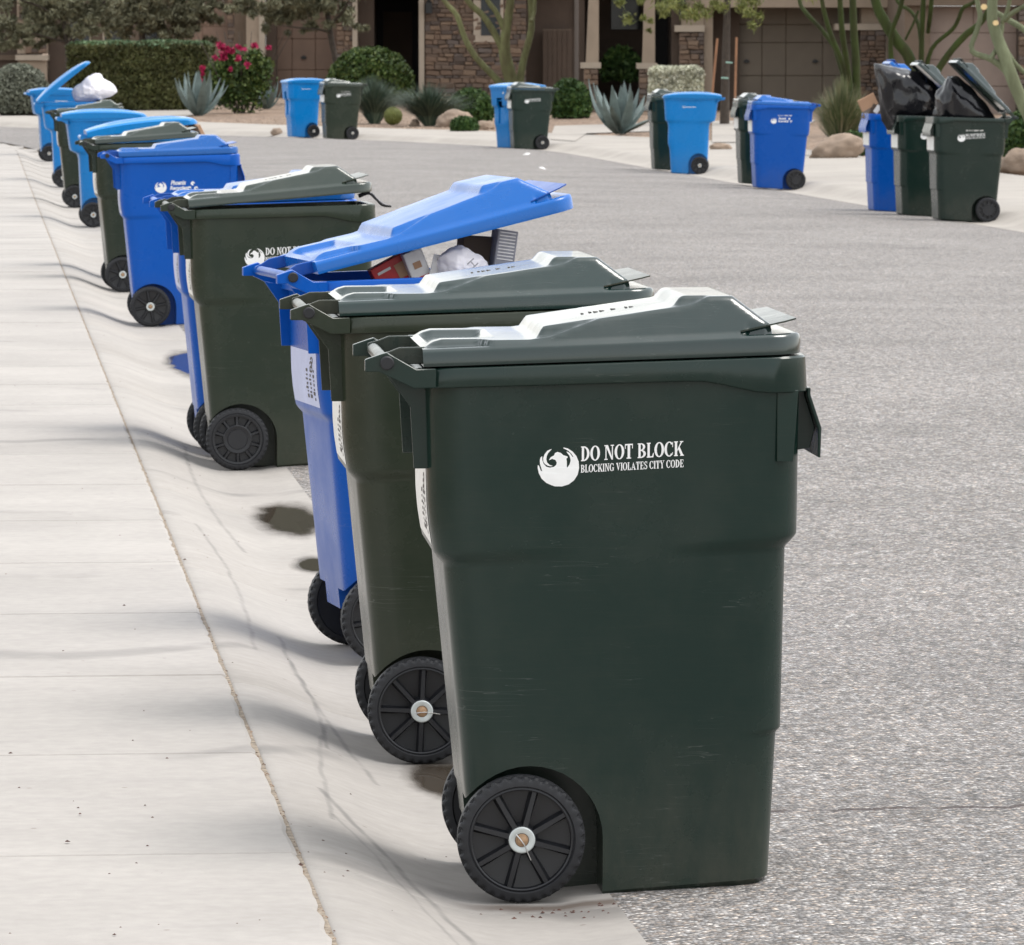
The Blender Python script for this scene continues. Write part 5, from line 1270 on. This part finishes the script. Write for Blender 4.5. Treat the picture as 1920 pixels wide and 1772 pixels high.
def film_bag(sil, D, dep_, label, seed):
    # taut plastic film: a hull over the bag's corners, folded between them
    r = random.Random(seed); cx = sum(p[0] for p in sil) / len(sil); cy = sum(p[1] for p in sil) / len(sil); O = HP(cx, cy, D); bm = bmesh.new()
    for x, y in sil: bm.verts.new(HP(x, y, D + r.uniform(-.06, .06)) - O)
    for k_, sc_ in ((-1, .62), (-.75, .82), (.8, .75), (1, .5)):
        for x, y in sil: bm.verts.new(HP(cx + (x - cx) * sc_ * r.uniform(.75, 1.05), cy + (y - cy) * sc_ * r.uniform(.75, 1.05), D + k_ * dep_ * r.uniform(.75, 1.0)) - O)
    h = bmesh.ops.convex_hull(bm, input=bm.verts); bmesh.ops.delete(bm, geom=[v for v in h['geom_interior'] if isinstance(v, bmesh.types.BMVert)], context='VERTS')
    bmesh.ops.triangulate(bm, faces=bm.faces); bmesh.ops.subdivide_edges(bm, edges=bm.edges, cuts=5, use_grid_fill=True); bm.normal_update()
    off = {}
    for v in bm.verts:
        p = v.co * 7 + Vector((seed, 0, 0)); rid = 1 - abs(noise.noise(Vector((p.x * 1.2 + p.z * .8, p.y, p.z * .5 - p.x * .4)))) * 2
        off[v] = v.normal * (.030 * (rid - .6) + .012 * noise.noise(p * 2.3) - .02 * max(0, noise.noise(p * .6)))
    for v, o_ in off.items(): v.co += o_
    bmesh.ops.smooth_vert(bm, verts=bm.verts, factor=.35, use_axis_x=True, use_axis_y=True, use_axis_z=True)
    me = bpy.data.meshes.new('garbage_bag'); bm.to_mesh(me); bm.free(); me.materials.append(M['bag_black']); me.polygons.foreach_set('use_smooth', [True] * len(me.polygons)); me.set_sharp_from_angle(angle=RD(50))
    o = link_ob('garbage_bag', me, None, O); tag(o, label, 'bag'); return o
film_bag([(1637, 116), (1662, 124), (1690, 128), (1728, 134), (1756, 160), (1768, 196), (1756, 228), (1700, 232), (1664, 246), (1652, 222), (1647, 170)], dep(f2) - .02, .25, 'bulging black garbage bag spilling from the middle and blue carts', 3)
film_bag([(1776, 138), (1800, 144), (1830, 172), (1864, 214), (1872, 232), (1836, 236), (1800, 252), (1786, 238), (1756, 226), (1748, 218), (1753, 178)], dep(f1) - .02, .25, 'black garbage bag under the lid of the rightmost cart', 8)
bag('plastic_bag', HP(168, 172, dep(c10)), .21, .2, .15, [((1, 0, .15), .75, 14), ((.25, 0, 1), .45, 10), ((-1, 0, -.2), .15, 6)], 'bag_white', 'white trash bag poking from under the thrown up sky blue lid', 5.2)
def carton(name, px, py, D, sx, sy, sz, rot, mat, label, cat='carton'):
    o = link_ob(name, bevelled(MB().box(-sx / 2, sx / 2, -sy / 2, sy / 2, -sz / 2, sz / 2).mesh(name, None, M[mat]), .002, 1), None, HP(px, py, D), (RD(rot[0]), RD(rot[1]), RD(rot[2]))); tag(o, label, cat); return o
d3 = dep(c3)
carton('red_carton', 752, 520, d3 - .13 + .02, .14, .05, .12, (0, -28, 6), 'redbox', 'red printed carton under the raised blue lid')
carton('white_carton', 785, 512, d3 - .13 + .00, .055, .05, .13, (0, -22, 8), 'paper', 'white carton wedged beside the red one under the raised blue lid')
carton('grey_carton', 938, 500, d3 - .13 + .05, .055, .10, .20, (0, 8, 5), 'greybox', 'grey printed carton at the front edge of the raised blue lid cart')
carton('dark_carton', 900, 505, d3 - .13 + .12, .12, .10, .18, (0, 4, 5), 'brownbox', 'dark brown carton behind the white bag under the raised blue lid')
wb = bag('crumpled_bag', HP(862, 504, d3 - .13 - .02), .062, .07, .062, [((-.3, 0, 1), .2, 6), ((1, 0, -.2), .5, 8), ((-1, 0, .1), .1, 5)], 'bag_white', 'crumpled white plastic bag with grey letters under the raised blue lid', 2.1)
c = bpy.data.curves.new('HO', 'FONT'); c.body = 'HO'; c.size = .036; c.extrude = .0004; to = bpy.data.objects.new('t', c); COL.objects.link(to)
me = bpy.data.meshes.new_from_object(to.evaluated_get(bpy.context.evaluated_depsgraph_get())); bpy.data.objects.remove(to)
me.materials.clear(); me.materials.append(M['greybox']); link_ob('printed_letters', me, wb, (.018, -.083, .018), (RD(82), RD(48), RD(6)))
carton('paper_scrap', 815, 512, d3 - .13 - .03, .03, .004, .10, (0, 14, 20), 'paper', 'thin white paper scrap between carton and bag under the raised lid', 'paper')
def face(o, sx, sz, y, items):
    for x0, x1, z0, z1, m_ in items: MB().box(x0 * sx, x1 * sx, y - .0012, y, z0 * sz, z1 * sz).build('print', m_, o)
for o in [q for q in COL.objects if q.name in ('red_carton', 'white_carton', 'grey_carton')]:
    if o.name == 'red_carton': face(o, .14, .12, -.0255, [(-.05, .22, .0, .34, 'card'), (.26, .32, .05, .42, 'paper'), (-.4, -.12, .3, .36, 'paper')])
    if o.name == 'white_carton': face(o, .055, .13, -.0255, [(-.2, .2, .12, .26, 'card'), (-.46, .46, -.1, -.06, 'redbox')])
    if o.name == 'grey_carton': face(o, .055, .20, -.0505, [(-.4, .4, .46 - .045 * i, .475 - .045 * i, 'paper') for i in range(9)])
d7 = dep(c7)
for i, (px_, sx, m_, t_) in enumerate(((262, .16, 'card', 'brown cardboard scrap'), (300, .14, 'paper', 'white paper bundle'), (335, .12, 'card', 'torn box flap'), (366, .03, 'card', 'thin brown stick'))):
    carton('paper_trash', px_, 258 - i * 4.5, d7 + .05 * (i - 1), sx, .2, .09, (0, -14 - i * 5, 8 * i), m_, t_ + ' under the ajar sky blue lid', 'trash')
d_ = dep(f3)
carton('cardboard_flap', 1627, 192, d_ - .12, .20, .02, .13, (0, -26, 12), 'card', 'brown cardboard box flap leaning out of the blue cart', 'cardboard')
carton('cardboard_box', 1640, 214, d_ - .02, .18, .18, .17, (0, 26, 10), 'brownbox', 'dark box jammed in the mouth of the stuffed blue cart', 'box')
carton('paper_scrap', 1645, 205, d_ - .16, .05, .01, .09, (0, 35, 10), 'paper', 'pale paper scrap beside the cardboard flap', 'paper')
s_ = root('plastic_strap', HP(688, 366, dep(c4) - .1), 'black plastic scrap hanging out at the front of the olive cart', 'trash'); limb(s_, [(672, 368, 8), (692, 362, 7), (706, 374, 5), (718, 384, 7), (734, 387, 4)], dep(c4) - .1, 'bag_black', 'strip')
for px_, py_ in ((986, 291), (1020, 318)):
    q = P(px_, py_); mb = MB(); mb.add([(-.06, 0, .0), (.05, -.04, .004), (.07, .05, .03), (-.03, .06, .012), (0, .02, .035)], [(0, 1, 4), (1, 2, 4), (2, 3, 4), (3, 0, 4)])
    o = mb.build('paper_litter', 'paper', None, None, q + Vector((0, 0, .003)), (0, 0, px_)); tag(o, 'scrap of white paper lying on the road ' + {986: 'left of the cart pair below the tree', 1020: 'nearest, out on the asphalt'}[px_], 'litter')
